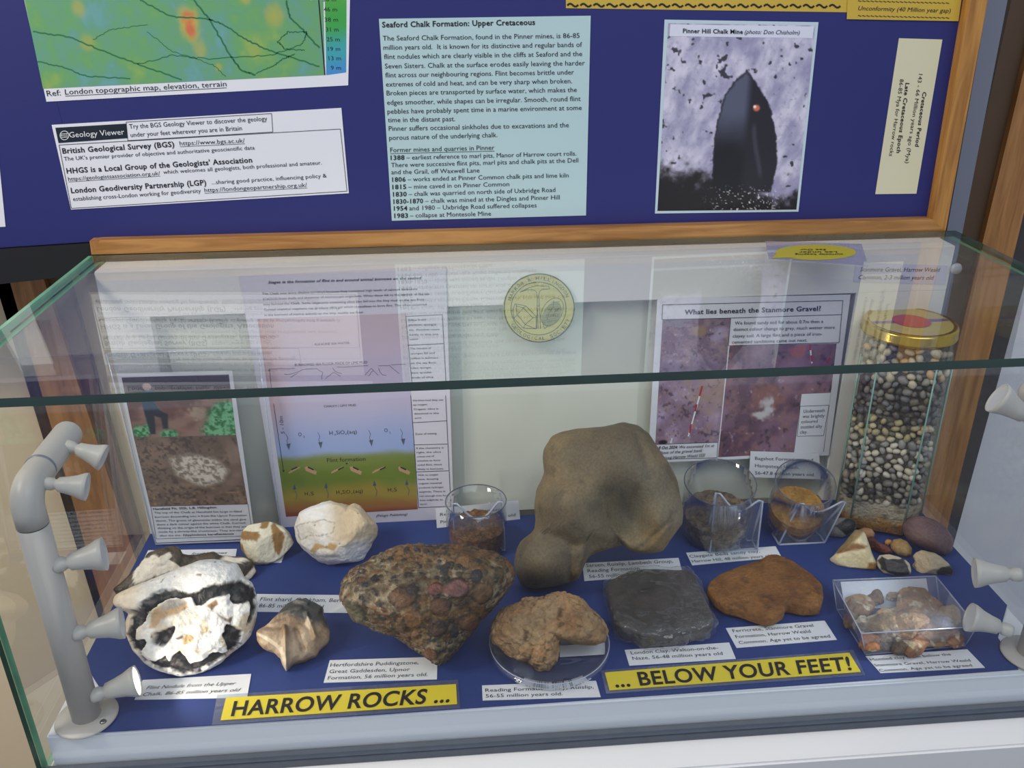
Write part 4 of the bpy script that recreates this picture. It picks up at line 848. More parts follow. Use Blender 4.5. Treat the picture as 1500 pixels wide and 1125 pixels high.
def c_ch2(px, W, z):
    n = fbm(W, 50, 4, 19); n2 = fbm(W, 160, 3, 5); c = mix((238, 228, 212), (250, 246, 240), sst(.3, .6, n))
    k = sst(470, 500, px[:, 0])*sst(812, 790, px[:, 1]+(n-.5)*30); c = mix(c, (206, 182, 146), k*.85)
    c = mix(c, (200, 164, 116), sst(1.5, -1.5, polysd(px, cv([(470, 1050), (490, 1000), (560, 1010), (580, 985), (640, 990), (620, 1020), (520, 1035), (490, 1060)], K6))+(n2-.5)*4))
    cr = sst(1.2, .2, abs(polysd(px, cv([(370, 880), (480, 840), (560, 820), (620, 850), (610, 910), (540, 930), (460, 940), (400, 975)], K6))+(n2-.5)*3)); c = mix(c, (120, 100, 80), cr*.45*(z > 0))
    return mix(c, (80, 70, 66), sst(.76, .8, n2)*.6)
ch2 = cv([(358, 920), (360, 880), (385, 840), (410, 790), (460, 765), (510, 750), (560, 730), (600, 724), (650, 740), (710, 755), (745, 736), (790, 745), (820, 790), (860, 840), (900, 880), (930, 930), (948, 960), (930, 990), (880, 1030), (830, 1075), (760, 1095), (660, 1110), (580, 1125), (520, 1118), (470, 1080), (420, 1020), (385, 980)], K6)
rock('chalk_piece', 'larger angular white and cream chalk rock in front of the colour band poster', 'rock', ch2, RMc, c_ch2, Tf=.03, Tb=.02, q=.85, sub=6, facets=(30, 11), pw=.85, nz=((45, .002), (160, .0008)), ridges=[(560, 830, 600, 740, 5, .003), (545, 800, 455, 790, 5, .003), (480, 770, 520, 740, 4, -.003), (520, 745, 560, 800, 6, .004)])

# --- flint shard
def c_sh(px, W, z):
    n = fbm(W, 60, 4, 39); c = mix((128, 104, 82), (176, 154, 130), sst(.35, .65, n)); k = sst(-8, 8, (911-px[:, 1])+(px[:, 0]-430)*.25+(n-.5)*16)
    c = mix(c, (58, 60, 62), k*.9); c = mix(c, (176, 150, 120), sst(450, 470, px[:, 0])*.5*(1-k)); c = mix(c, (232, 222, 200), sst(2.4, .8, polysd(px, cv([(150, 490), (220, 530), (270, 570), (290, 665), (285, 600), (240, 550)], C4)))*.6)
    return mix(c, (224, 206, 176), sst(2, .3, polysd(px, cv([(380, 460), (400, 430), (415, 440), (400, 480)], C4)))*.7)
sh = cv([(148, 480), (160, 465), (210, 440), (260, 390), (300, 350), (350, 335), (385, 322), (440, 345), (470, 360), (468, 400), (485, 440), (496, 480), (492, 525), (450, 560), (430, 590), (380, 620), (320, 642), (292, 668), (275, 640), (262, 600), (230, 575), (180, 550), (155, 515)], C4)
rock('flint_shard', 'tan and dark grey flint shard with a pointed lower tip', 'rock', sh, RMf, c_sh, Tf=.013, Tb=.01, q=.6, pw=.9, sub=6, tilt=.35, nz=((50, .0022), (140, .0008)), ridges=[(418, 925, 420, 978, 3, .006), (418, 925, 380, 920, 5, -.003), (450, 905, 462, 940, 3, .005), (450, 890, 425, 882, 4, .004), (400, 905, 440, 900, 4, .003), (435, 930, 445, 955, 4, -.003)])

# --- London clay slab in film
def c_lc(px, W, z): n = fbm(W, 60, 4, 3); c = mix((50, 50, 50), (76, 74, 72), sst(.35, .65, n)); return mix(c, (110, 104, 98), sst(.72, .8, fbm(W, 240, 2, 8))*.5)*.8
lcq = cv([(648, 215), (700, 175), (760, 150), (840, 138), (960, 140), (1060, 142), (1100, 175), (1130, 250), (1160, 320), (1195, 395), (1160, 430), (1080, 450), (980, 470), (840, 480), (780, 450), (715, 425), (690, 380), (670, 300)], C6)
lc = rock('london_clay_slab', 'dark grey London clay block wrapped in clear film', 'rock', lcq, vmat('dark_clay', .5, bump=(120, .8, .002), grain=(200, .2)), c_lc, mode='flat', h0=.012, Tf=.009, Tb=.012, q=.35, pw=.45, nz=((50, .0016),))
def film(px, W, z): return np.zeros((len(px), 3))+200
fq = cv([(625, 205), (700, 165), (760, 140), (840, 128), (960, 132), (1070, 130), (1115, 170), (1145, 250), (1175, 320), (1222, 412), (1165, 445), (1080, 462), (980, 492), (840, 492), (780, 462), (690, 440), (675, 380), (655, 300)], C6)
rock('wrapping_film', None, None, fq, M_film, film, mode='flat', h0=.012, Tf=.0108, Tb=.0116, q=.35, pw=.45, sub=6, nz=((40, .002), (130, .0030)), parent=lc, zmin=Z0+.0001)

# --- ferricrete slab
def c_fe(px, W, z): n = fbm(W, 45, 4, 3); c = mix((128, 84, 38), (160, 112, 54), sst(.3, .65, n)); c = mix(c, (176, 130, 74), sst(.0, -.5, z)*.5+sst(.66, .74, fbm(W, 220, 2, 8))*.4); return mix(c, (84, 56, 30), sst(.62, .7, fbm(W, 120, 3, 28))*.5)*np.array([.84, .80, .80])
fe = cv([(48, 270), (60, 235), (110, 200), (200, 165), (280, 140), (330, 115), (370, 112), (430, 135), (490, 175), (540, 215), (575, 250), (580, 300), (568, 355), (500, 358), (440, 345), (412, 340), (400, 375), (355, 405), (310, 408), (260, 390), (200, 368), (130, 355), (80, 320)], C8)
rock('ferricrete_slab', 'flat rusty orange brown ferricrete slab', 'rock', fe, RM, c_fe, mode='flat', h0=.011, Tf=.007, Tb=.010, q=.45, pw=.5, nz=((40, .0007), (150, .0005)))

# --- Reading clay in a dish
dc = PZ(*cv([(362, 520)], C6)[0], Z0); e_ = PZ(*cv([(668, 520)], C6)[0], Z0); dr = float(np.linalg.norm(e_-dc))
dish = lathe('clear_dish', [(0, 0), (dr*.93, 0), (dr*.95, .0005), (dr*.96, .008), (dr*.985, .0085), (dr*.985, .004), (dr, .004), (dr, .0092), (dr*.93, .0092), (dr*.925, .0015), (0, .0015)], M_acr, None, dc, seg=64); tag(dish, 'round clear plastic dish under the crumbly brown clay', 'dish')
tube('dish_rim', [dc+np.array([dr*.985*math.cos(a), dr*.985*math.sin(a), .0093]) for a in np.linspace(0, 2*math.pi, 61)], .0005, M_acredge, dish, 6)
card(cv([(415, 505), (645, 490), (645, 548), (415, 562)], C6), 'blank white slip showing inside the clear dish', [], pl=((0, 0, Z0+.0018), NZ))
def c_rc(px, W, z):
    n = fbm(W, 50, 4, 3); n2 = fbm(W, 130, 3, 8); c = mix((150, 120, 90), (190, 156, 120), sst(.3, .7, n)); c = mix(c, (184, 128, 86), sst(.5, .72, fbm(W, 40, 3, 18))*.5); c = mix(c, (170, 150, 124), sst(.55, .35, fbm(W, 70, 3, 58))*.5)
    return mix(c, (84, 60, 42), sst(.34, .26, n2)*.7)*np.array([.93, .91, .86])
def d_rc(px, W, z): f1, f2, i = worley(W+.004*fbm(W, 80, 2, 3)[:, None], 90, 3); return (-.0022*sst(.12, .0, f2-f1)+.0012*(i-.5))
rc = cv([(62, 460), (68, 410), (100, 335), (160, 290), (230, 270), (310, 262), (370, 240), (430, 240), (500, 262), (560, 300), (610, 345), (645, 395), (658, 440), (650, 480), (600, 503), (540, 500), (470, 495), (425, 470), (412, 530), (405, 590), (360, 632), (310, 630), (262, 598), (200, 580), (160, 550), (110, 515), (70, 495)], C6)
rock('reading_clay_lump', 'crumbly orange brown clay lump in the clear dish', 'rock', rc, RM, c_rc, Tf=.022, Tb=.02, q=.8, pw=.75, sub=6, disp=d_rc, nz=((40, .003), (110, .003), (260, .0012)), zmin=Z0+.0024, cen=(790, 920), bumps=[(845, 910, 12, -.008), (780, 900, 25, .004)], tilt=.1)

# --- stones at the right
C9 = (1180, 720, 5.769)
def solid(a, b, f=60, s=3, dk=None):
    def fn(px, W, z):
        c = mix(a, b, sst(.35, .65, fbm(W, f, 4, s)))
        if dk: c = mix(c, dk, sst(.6, .7, fbm(W, f*1.7, 3, s+9)))
        return c
    return fn
rock('purple_cobble', 'large smooth purple grey cobble against the back right corner', 'stone', cv([(818, 290), (850, 230), (920, 202), (1000, 205), (1100, 240), (1190, 300), (1240, 380), (1252, 440), (1240, 500), (1190, 540), (1120, 528), (1040, 500), (950, 470), (870, 420), (830, 360)], C9), RMs, solid((98, 76, 82), (128, 100, 102), 30, 5), Tf=.022, Tb=.016, sub=5, nz=((20, .001),))
def c_wf(px, W, z):
    n = fbm(W, 60, 4, 9); c = mix((222, 204, 158), (240, 228, 190), n); c = mix(c, (140, 98, 56), sst(1.5, -1.5, polysd(px, cv([(235, 520), (330, 470), (400, 440), (470, 440), (530, 460), (500, 490), (400, 500), (300, 520)], C9))+(n-.5)*5)); c = mix(c, (150, 126, 84), sst(2, -2, polysd(px, cv([(240, 530), (330, 400), (420, 310), (500, 320), (480, 360), (410, 430), (300, 500)], C9))))
    return mix(c, (150, 100, 50), sst(2, -2, polysd(px, cv([(520, 660), (540, 610), (600, 600), (600, 660)], C9)))*.9)
rock('cream_flint_flake', 'cream and tan broken flint with a pointed top, leftmost of the loose stones', 'stone', cv([(158, 575), (235, 540), (330, 430), (420, 315), (500, 330), (530, 420), (560, 520), (600, 600), (590, 662), (480, 660), (350, 650), (230, 630), (180, 605)], C9), RMf, c_wf, Tf=.014, Tb=.012, sub=5, facets=(16, 6), nz=((60, .001),), ridges=[(1208, 815, 1268, 802, 3, .002)])
def c_bw(px, W, z):
    n = fbm(W, 60, 4, 9); c = mix((190, 176, 150), (222, 208, 180), n); return mix(c, (46, 48, 54), sst(1, -1, polysd(px, cv([(590, 580), (640, 545), (700, 570), (740, 560), (820, 560), (880, 620), (885, 705), (760, 710), (640, 660)], C9))+(n-.5)*4))
rock('black_flint_pebble', 'broken flint pebble with glossy black face, between the cream flint and pale grey stone', 'stone', cv([(590, 580), (620, 540), (700, 530), (790, 545), (880, 600), (905, 650), (890, 708), (760, 712), (660, 690), (600, 620)], C9), RMf, c_bw, Tf=.010, Tb=.008, sub=5, facets=(10, 8), nz=((60, .0008),))
def c_gf(px, W, z):
    n = fbm(W, 60, 4, 9); c = mix((150, 138, 118), (190, 176, 150), n); c = mix(c, (206, 178, 140), sst(1370, 1350, px[:, 0])*.5); return mix(c, (54, 52, 50), sst(1, -1, polysd(px, cv([(1110, 700), (1150, 660), (1225, 620), (1262, 670), (1240, 715), (1130, 722)], C9))+(n-.5)*3))
rock('pale_grey_flint', 'pale grey knobbly flint with a dark broken corner, in front of the purple cobble', 'stone', cv([(898, 540), (920, 500), (970, 482), (1030, 505), (1090, 520), (1160, 560), (1215, 600), (1250, 640), (1262, 690), (1230, 718), (1140, 715), (1080, 705), (980, 712), (890, 705), (885, 640), (920, 590)], C9), RMf, c_gf, Tf=.013, Tb=.01, sub=5, facets=(12, 3), nz=((50, .002),))
rock('ochre_pebble', 'smooth ochre pebble beside the purple cobble', 'stone', cv([(715, 450), (740, 405), (800, 395), (860, 420), (900, 480), (895, 540), (850, 555), (780, 535), (725, 490)], C9), RMs, solid((150, 118, 74), (184, 150, 98), 40, 5), Tf=.009, Tb=.008, sub=4, nz=((40, .0004),))
rock('red_brown_pebble', 'dull red angular pebble behind the cream flint', 'stone', cv([(520, 400), (570, 385), (620, 430), (700, 460), (740, 520), (660, 528), (600, 510), (550, 480)], C9), RM, solid((96, 50, 40), (134, 74, 60), 60, 5), Tf=.008, Tb=.006, sub=4, facets=(10, 5), nz=((60, .0008),))
rock('pink_tan_pebble', 'rounded pinkish tan pebble at the foot of the jar', 'stone', cv([(440, 320), (500, 300), (560, 312), (586, 350), (580, 385), (520, 400), (460, 370)], C9), RMs, solid((166, 124, 90), (190, 150, 112), 60, 5), Tf=.007, Tb=.006, sub=4, nz=((60, .0004),), base=(1272, 792))
rock('tiny_orange_pebble', 'tiny orange pebble left of the ochre pebble', 'stone', cv([(668, 420), (690, 402), (725, 408), (735, 430), (700, 460), (672, 445)], C9), RMs, solid((176, 120, 56), (200, 146, 74), 90, 5), Tf=.003, Tb=.003, sub=4, nz=((90, .0003),))
def c_bk(px, W, z): n = fbm(W, 60, 4, 9); c = mix((110, 108, 104), (150, 146, 138), n); return mix(c, (30, 32, 36), sst(1, -1, polysd(px, cv([(255, 290), (350, 225), (420, 235), (430, 290), (400, 340), (345, 368), (300, 330)], C9))))
rock('grey_flint_pebble', 'grey flint pebble with a shiny black chip, behind the acrylic easel', 'stone', cv([(180, 330), (220, 250), (290, 222), (380, 222), (430, 260), (428, 310), (380, 355), (310, 390), (220, 388), (185, 365)], C9), RMf, c_bk, Tf=.009, Tb=.008, sub=5, nz=((60, .0006),))

# --- plastic box of mottled clay
def bx3(p, z): return PZ(*p, z)
zb, zt = Z0+.0008, Z0+.026
tb = [bx3(p, zt) for p in ((1220, 850), (1371, 844), (1431, 918), (1262, 928))]          # top rim corners BL, BR, FR, FL
bb2 = [bx3(p, zb) for p in ((1226, 893), (1376, 884), (1414, 946), (1268, 959))]
bx = empty('clear_box', bb2[0]*.5+bb2[2]*.5); tag(bx, 'clear rectangular plastic box holding mottled clay lumps', 'box')
cen3 = sum(bb2)/4
for i in range(4):
    j = (i+1) % 4; quad_slab('box_wall', [bb2[i], bb2[j], tb[j], tb[i]], .0006, M_acr, bx)
    tube('box_edge', [tb[i], tb[j]], .0006, M_acredge, bx, 6); tube('box_edge', [bb2[i], tb[i]], .0005, M_acredge, bx, 6); tube('box_edge', [bb2[i], bb2[j]], .0005, M_acredge, bx, 6)
quad_slab('box_lid', [p+np.array([0, 0, .0012]) for p in tb], .0006, M_acr, bx, NZ); quad_slab('box_base', bb2, .0005, M_acr, bx, NZ)
wc = [bb2[0]*.93+bb2[1]*.07, bb2[0]*.1+bb2[1]*.9, tb[0]*.1+tb[1]*.9, tb[0]*.93+tb[1]*.07]; wc = [p+np.array([0, -.0016-.0006*(k < 2), -.001*(k > 1)+.0006*(k < 2)]) for k, p in enumerate(wc)]
tag(quad_slab('white_backing_card', wc, .0005, mat('card_white', (226, 229, 236), .5)), 'blank white card standing at the back inside the clear box', 'label')
cb = [((730, 330), 78, (196, 152, 112)), ((790, 280), 70, (150, 118, 90)), ((870, 400), 95, (204, 160, 104)), ((985, 310), 85, (196, 146, 100)), ((1070, 340), 80, (190, 140, 96)), ((960, 420), 80, (196, 150, 104)), ((880, 480), 66, (170, 140, 110)), ((1110, 450), 88, (186, 148, 118)), ((1165, 390), 62, (200, 164, 126)), ((800, 500), 55, (196, 128, 84)), ((1010, 490), 80, (186, 132, 100)), ((1190, 480), 50, (176, 122, 98)), ((700, 400), 44, (156, 120, 88)), ((905, 280), 44, (180, 150, 120)), ((930, 520), 50, (130, 110, 96)), ((760, 430), 50, (150, 126, 100))]
nm = ['pale orange', 'grey brown', 'yellow tan', 'bright orange', 'orange tan', 'rust streaked', 'greyish', 'pinkish tan', 'peach', 'small rust red', 'buff', 'brick tinted', 'little brown', 'small pale', 'dark grey', 'drab']
wh = ['at the back left', 'left rear', 'in the middle', 'at the rear centre', 'at the rear right', 'in the centre', 'front centre left', 'at the right', 'at the far right', 'front left corner', 'front centre', 'front right corner', 'by the left wall', 'rear centre left', 'front middle', 'left of centre']
hs = np.random.RandomState(5)
for k, ((x, y), r, col) in enumerate(cb):
    x, y = C8[0]+(x+ (955-x)*.06)/3.125, C8[1]+(y+4)/3.125; r = r/3.125*1.02
    o_ = [(x+r*(1+.25*hs.uniform(-1, 1))*math.cos(a), y+r*.74*(1+.25*hs.uniform(-1, 1))*math.sin(a)) for a in np.linspace(0, 2*math.pi, 11)[:-1]]
    rock('clay_lump', '%s clay lump %s of the clear box' % (nm[k], wh[k]), 'clay lump', o_, RM, solid(np.array(col)*[.97, .99, .96], np.array(col)*.74, 70, k, (206, 190, 158)), mode='flat', h0=.0095 if k not in (2, 3, 5) else .0125, Tf=.009, Tb=.0085, q=.75, sub=5, facets=(14, k), nz=((55, .0035), (170, .0022)), group='mottled clay lumps in the clear box', zmin=Z0+.0022, pw=.8)

# ================================================================== BEAKERS AND EASELS
def beaker(c, top, r, sand_h, label, scol, lumpy, tiltd=(0, 0), seed=1, contents='sand'):
    ax = np.asarray(top)-np.asarray(c); Hh = np.linalg.norm(ax); ax = ax/Hh
    root = lathe('beaker', [(0, 0), (r*.94, 0), (r*.97, .001), (r*.985, Hh*.3), (r, Hh), (r*.965, Hh), (r*.945, Hh*.3), (r*.93, .003), (0, .003)], M_thin, None, c, ax, 56); tag(root, label[0], 'beaker')
    q = Vector((0, 0, 1)).rotation_difference(Vector([float(a) for a in ax])); rim = [np.array(q @ Vector((r*.985*math.cos(a), r*.985*math.sin(a), Hh)))+np.asarray(c) for a in np.linspace(0, 2*math.pi, 61)]
    tube('rim', rim, .0006, mat('rim_glass', (92, 96, 112), .15), root, 6)
    V, F = icodirs(6); rr = r*.915; ro = np.hypot(V[:, 0], V[:, 1])
    P = np.stack([V[:, 0]/np.maximum(ro, 1e-6)*np.minimum(ro*1.5, 1)*rr, V[:, 1]/np.maximum(ro, 1e-6)*np.minimum(ro*1.5, 1)*rr, np.where(V[:, 2] > 0, sand_h, .0035)], 1)
    mid = abs(V[:, 2]) < .745; P[mid, 2] = .0035+(sand_h-.0035)*(V[mid, 2]/.745*.5+.5)
    up = V[:, 2] > .6
    P[:, 2] += np.where(up, (fbm(P, 130, 4, seed)-.5)*lumpy, 0)
    n = fbm(P, 120, 4, seed+4); f1, f2, i = worley(P, 160, seed); c_ = mix(scol[0], scol[1], sst(.3, .7, n*.6+i*.4)); c_ = mix(c_, scol[2], sst(.1, .02, f2-f1)*.6*(lumpy > .003)+sst(.6, .75, fbm(P, 260, 2, seed))*.4)
    W = np.array([q @ Vector(p) for p in P.tolist()])+np.asarray(c)
    me = bpy.data.meshes.new('sample'); me.from_pydata(W.tolist(), [], F.tolist()); me.update(); setcol(me, S(np.clip(c_, 0, 255)))
    o = link(contents, me, RM, None, True); tag(o, label[1], 'sample', kind='stuff'); return root
b1 = PZ(699, 799, Z0+.0002); t1 = PY(698, 733, b1[1]+.0)
r1 = float(np.linalg.norm(PY(743, 733, b1[1])-PY(698, 733, b1[1])))
beaker(b1+np.array([0, 0, .0]), np.array([b1[0]+.0, b1[1], t1[2]]), r1, .026, ('left clear beaker of coarse brown sand behind the puddingstone', 'coarse brown sand filling the left beaker'), ((140, 104, 66), (110, 78, 48), (70, 48, 30)), .009, seed=3)
b2 = PZ(1046, 782, Z0+.0002)+np.array([0, 0, .004]); t2 = PY(1055, 706, b2[1]-.012)
r2 = float(np.linalg.norm(PY(1106, 706, t2[1])-PY(1055, 706, t2[1])))
beaker(b2, t2, r2, .028, ('clear beaker of lumpy grey brown sandy clay, middle of the three', 'lumpy grey brown sandy clay in the middle beaker'), ((140, 118, 92), (104, 92, 80), (70, 60, 52)), .012, seed=8)
b3 = PZ(1166, 784, Z0+.0002)+np.array([0, .012, .010]); t3 = PY(1180, 706, b3[1]-.024)
r3 = float(np.linalg.norm(PY(1216, 706, t3[1])-PY(1174, 706, t3[1])))
beaker(b3, t3, r3, .026, ('right clear beaker of orange sand tilted toward the acrylic easel', 'fine orange sand in the right beaker'), ((170, 128, 62), (152, 110, 50), (120, 88, 50)), .003, seed=12)
def easel(TLp, TRp, BLp, BRp, bl2, br2, depth, label, sag):
    a = PZ(*BLp, Z0+.0008); b = PZ(*BRp, Z0+.0008); y = (a[1]+b[1])/2
    c = PY(*TLp, y+depth*.35); d = PY(*TRp, y+depth*.35)
    root = empty('acrylic_easel', (a+b)/2); tag(root, label, 'easel')
    n = np.cross(b-a, c-a); n /= np.linalg.norm(n); n = n if n[1] < 0 else -n
    top = []; K = 12
    for k in range(K+1):
        t = k/K; p = c*(1-t)+d*t; top.append(p-(c-a)*sag*math.sin(math.pi*min(max((t-.1)/.8, 0), 1)))
    quad_slab('front_plate', [a, b]+top[::-1], .0022, M_acr, root, n)
    tube('plate_edge', [a]+top+[b], .0011, M_acredge, root, 6)
    back = [p+np.array([0, depth, 0]) for p in (a, b)]
    for s_, (p0, p1, p2) in enumerate(((a, c, back[0]), (b, d, back[1]))):
        tube('side_strut', [p1, p2+np.array([0, 0, .0012])], .0013, M_acredge, root, 6)
        tube('side_strut', [p0+np.array([0, 0, .0004]), p2+np.array([0, 0, .0004])], .0011, M_acredge, root, 6)
        quad_slab('side_web', [p0, p2, p1], .0018, M_acr, root)
    tube('base_bar', [a+np.array([0, 0, .0002]), b+np.array([0, 0, .0002])], .0011, M_acredge, root, 6); tube('base_bar', [back[0], back[1]], .0010, M_acredge, root, 6)
easel((1049, 722), (1117, 734), (1040, 810), (1109, 806), 0, 0, .018, 'upright clear acrylic easel before the middle beaker', .22)
easel((1171, 738), (1238, 735), (1141, 798), (1208, 795), 0, 0, .020, 'splayed clear acrylic easel supporting the orange sand beaker', .22)
easel((663, 738), (736, 735), (668, 806), (740, 806), 0, 0, .016, 'clear acrylic easel around the left beaker', .35)

# ================================================================== GRAVEL JAR
jb = np.array([.3735, .2495, Z0+.0003]); JH = float(PY(1334, 468, jb[1])[2]); hw = .0428; chf = .016
ctop = PY(1334, 470, jb[1]); jx = (ctop[0]-jb[0])
JR = -.42
def octp(h, c, s): a = h*s; b = (h-c)*s; return [(x*math.cos(JR)-y*math.sin(JR), x*math.sin(JR)+y*math.cos(JR)) for x, y in ((-b, -a), (b, -a), (a, -b), (a, b), (b, a), (-b, a), (-a, b), (-a, -b))]
def prism(name, levels, m, parent, cap=True):
    V = []; F = []
    for z, s in levels: V += [(jb[0]+jx*min(z/JH, 1)+x, jb[1]+y, jb[2]+z) for x, y in octp(hw, chf, s)]
    for k in range(len(levels)-1):
        for i in range(8): F.append((k*8+i, k*8+(i+1) % 8, (k+1)*8+(i+1) % 8, (k+1)*8+i))
    if cap: F.append(tuple(range(7, -1, -1))); F.append(tuple((len(levels)-1)*8+i for i in range(8)))
    return mesh(name, V, F, m, parent)
JB = JH-.012
jar = empty('gravel_jar', jb); tag(jar, 'tall octagonal glass jar of layered gravel with a gold lid', 'jar')
prism('jar_glass', [(0, .93), (.003, .985), (.006, 1), (JB-.022, 1), (JB-.012, .97), (JB, .9)], glass('jar_glass', (.985, .99, .985), 1.5), jar)
for i, (x, y) in enumerate(octp(hw, chf, 1)):
    tube('glass_edge', [(jb[0]+x, jb[1]+y, jb[2]+.006), (jb[0]+jx*(JB-.022)/JH+x, jb[1]+y, jb[2]+JB-.022)], .0009, mat('jar_edge', (120, 160, 150), .15), jar, 6)
lc_ = (jb[0]+jx, jb[1], jb[2]+JB-.003); lr = float(np.linalg.norm(PY(1398, 465, jb[1])-PY(1334, 465, jb[1])))
lid = lathe('jar_lid', [(lr*.93, 0), (lr*.98, -.0005), (lr, .001), (lr*.985, .003), (lr*.985, .009), (lr*.975, .0105), (lr*.93, .012), (lr*.88, .0113), (0, .0113)], mat('gold_metal', (214, 182, 84), .22, 1), jar, lc_, seg=72)
lt = lc_[2]+.0114
def dsk(pts, nme, m, dz): V = [(lc_[0]+x*lr, lc_[1]+y*lr, lt+dz) for x, y in pts]; mesh(nme, V, [tuple(range(len(V)))], m, lid)
dsk([(.86*math.cos(t), .86*math.sin(t)) for t in np.linspace(0, 2*math.pi, 60, endpoint=False)], 'lid_print', mat('lid_tan', (186, 166, 96), .35), .0001)
dsk([(-.85, -.06), (-.2, -.10), (.85, -.06), (.85, .06), (.2, .10), (-.85, .06)], 'purple_band', mat('lid_purple', (112, 72, 140), .35), .0003)
dsk([(.02+.40*math.cos(t), .40*math.sin(t)) for t in np.linspace(0, 2*math.pi, 40, endpoint=False)], 'red_disc', mat('lid_red', (176, 34, 58), .35), .0005)
# inner sediment core, then loose pebbles pressed against the glass
zz = lambda py: float(PY(1320, py, jb[1]-hw)[2])-jb[2]
zs, zg = max(zz(742), .03), JB-.004
V, F = icodirs(6)
core_V = []; 
nxs, nzs = 64, 120; po_ = octp(hw, chf, 1); per = []
for i in range(8):
    a = np.array(po_[i]); b = np.array(po_[(i+1) % 8])
    for k in range(8): per.append(a+(b-a)*k/8)
per = np.array(per); VV = []; FF = []
for j in range(nzs+1):
    z = .004+(zg-.004)*j/nzs
    sc_ = .955 if z < zs else .87
    for p in per: VV.append((jb[0]+jx*z/JH+p[0]*sc_, jb[1]+p[1]*sc_, jb[2]+z))
for j in range(nzs):
    for k in range(64): FF.append((j*64+k, j*64+(k+1) % 64, (j+1)*64+(k+1) % 64, (j+1)*64+k))
FF.append(tuple(range(63, -1, -1))); FF.append(tuple(nzs*64+k for k in range(64)))
VV = np.array(VV); zr = VV[:, 2]-jb[2]; n = fbm(VV, 60, 4, 5); n2 = fbm(VV, 300, 3, 6)
cc = mix((150, 98, 40), (178, 132, 64), n); cc = mix(cc, (180, 170, 150), sst(zs*.25, zs*.62, zr+(n-.5)*.02)); cc = mix(cc, (112, 66, 26), sst(.014, .004, zr+(n-.5)*.01)*.7); cc = mix(cc, (80, 74, 66), sst(.64, .72, n2)*.7)
cc = mix(cc, (58, 56, 56), sst(zs-.004, zs+.004, zr+(n-.5)*.02)); g1, g2, gid = worley(VV, 190, 3)
core_c = mix(cc, mix((70, 66, 62), (150, 142, 126), gid), sst(zs-.002, zs+.004, zr)*sst(.05, .15, g2-g1)*.8)
VV[:, :2] += 0
co = mesh('jar_sediment', VV, FF, RM, None, False, None, S(core_c)); tag(co, 'grey and orange sand packed in the lower jar', 'sand', kind='stuff')
pebs = []
for k in range(6):
    Vk, Fk = icodirs(2); rr = np.random.RandomState(k); P = Vk*(1+.25*(fbm(Vk, 1.3, 2, k)-.5)[:, None]*2)*[1, .78, .72]
    me = bpy.data.meshes.new('pebble'); me.from_pydata(P.tolist(), [], Fk.tolist()); me.update(); me.polygons.foreach_set('use_smooth', [True]*len(me.polygons)); pebs.append(me)
LAY = {'top': [(190, 178, 152), (168, 158, 142), (150, 146, 142), (206, 196, 170), (196, 160, 120), (140, 134, 132)], 'dark': [(84, 84, 88), (70, 68, 70), (112, 112, 116), (104, 96, 88), (128, 124, 120)], 'mid': [(170, 156, 120), (196, 184, 150), (120, 112, 96), (98, 92, 84), (180, 164, 128)], 'pale': [(206, 198, 178), (176, 168, 152), (150, 148, 144), (210, 204, 192), (126, 124, 122)], 'low': [(120, 116, 112), (150, 146, 138), (196, 190, 178), (64, 62, 62), (150, 142, 128)]}
LB = {'top': 'small pale pebble in the uppermost gravel layer of the jar', 'dark': 'small dark grey pebble in the black gravel band of the jar', 'mid': 'small yellow brown pebble in the tan gravel layer of the jar', 'pale': 'small cream pebble in the pale gravel layer of the jar', 'low': 'small mixed grey pebble in the lowest gravel layer of the jar'}
pm = {}
def pmat(c):
    if c not in pm: pm[c] = mat('pebble_%d_%d_%d' % c, c, .45, bump=(300, .2, .0005), noise=(90, .12))
    return pm[c]
O8 = octp(hw, chf, 1); faces = [(O8[0], O8[1], 165), (O8[1], O8[2], 62), (O8[7], O8[0], 62)]
pmesh = {}
rr = np.random.RandomState(11)
def place(ax_, ay, z, nrm, rad, lay):
    c = LAY[lay][rr.randint(len(LAY[lay]))]; mk = (rr.randint(6), c)
    if mk not in pmesh:
        me = pebs[mk[0]].copy(); me.materials.append(pmat(c)); pmesh[mk] = me
    o = bpy.data.objects.new('pebble', pmesh[mk]); COL.objects.link(o)
    s = rad*rr.uniform(.85, 1.15); o.scale = (s, s, s)
    o.rotation_euler = (rr.uniform(-.5, .5), rr.uniform(0, 3.14), math.atan2(nrm[1], nrm[0])+math.pi/2+rr.uniform(-.2, .2))
    o.location = (jb[0]+jx*z/JH+ax_-nrm[0]*(s*.62), jb[1]+ay-nrm[1]*(s*.62), jb[2]+z)
    tag(o, LB[lay], 'pebble', LB[lay].replace('small', 'small').replace('pebble', 'pebbles'))
for (p, q_, cnt) in faces:
    p = np.array(p); q_ = np.array(q_); e = q_-p; L = np.linalg.norm(e); nrm = np.array([e[1], -e[0]])/L
    pts = []; tries = 0
    while len(pts) < cnt and tries < 20000:
        tries += 1; t = rr.uniform(.02, .98); z = rr.uniform(zs+.001, zg-.003); py_ = proj(np.array([[jb[0], jb[1]-hw, jb[2]+z]]))[0, 1]
        lay = 'top' if py_ < 568 else 'dark' if py_ < 618 else 'mid' if py_ < 650 else 'pale' if py_ < 702 else 'low'
        rad = rr.uniform(.0038, .0054) if lay != 'top' else rr.uniform(.0042, .0058)
        if all(math.hypot((t-a)*L, z-b) > (rad+c)*.76 for a, b, c in pts):
            pts.append((t, z, rad)); xy = (p+e*t)*.97; place(xy[0], xy[1], z, nrm, rad, lay)
top_fill = 8
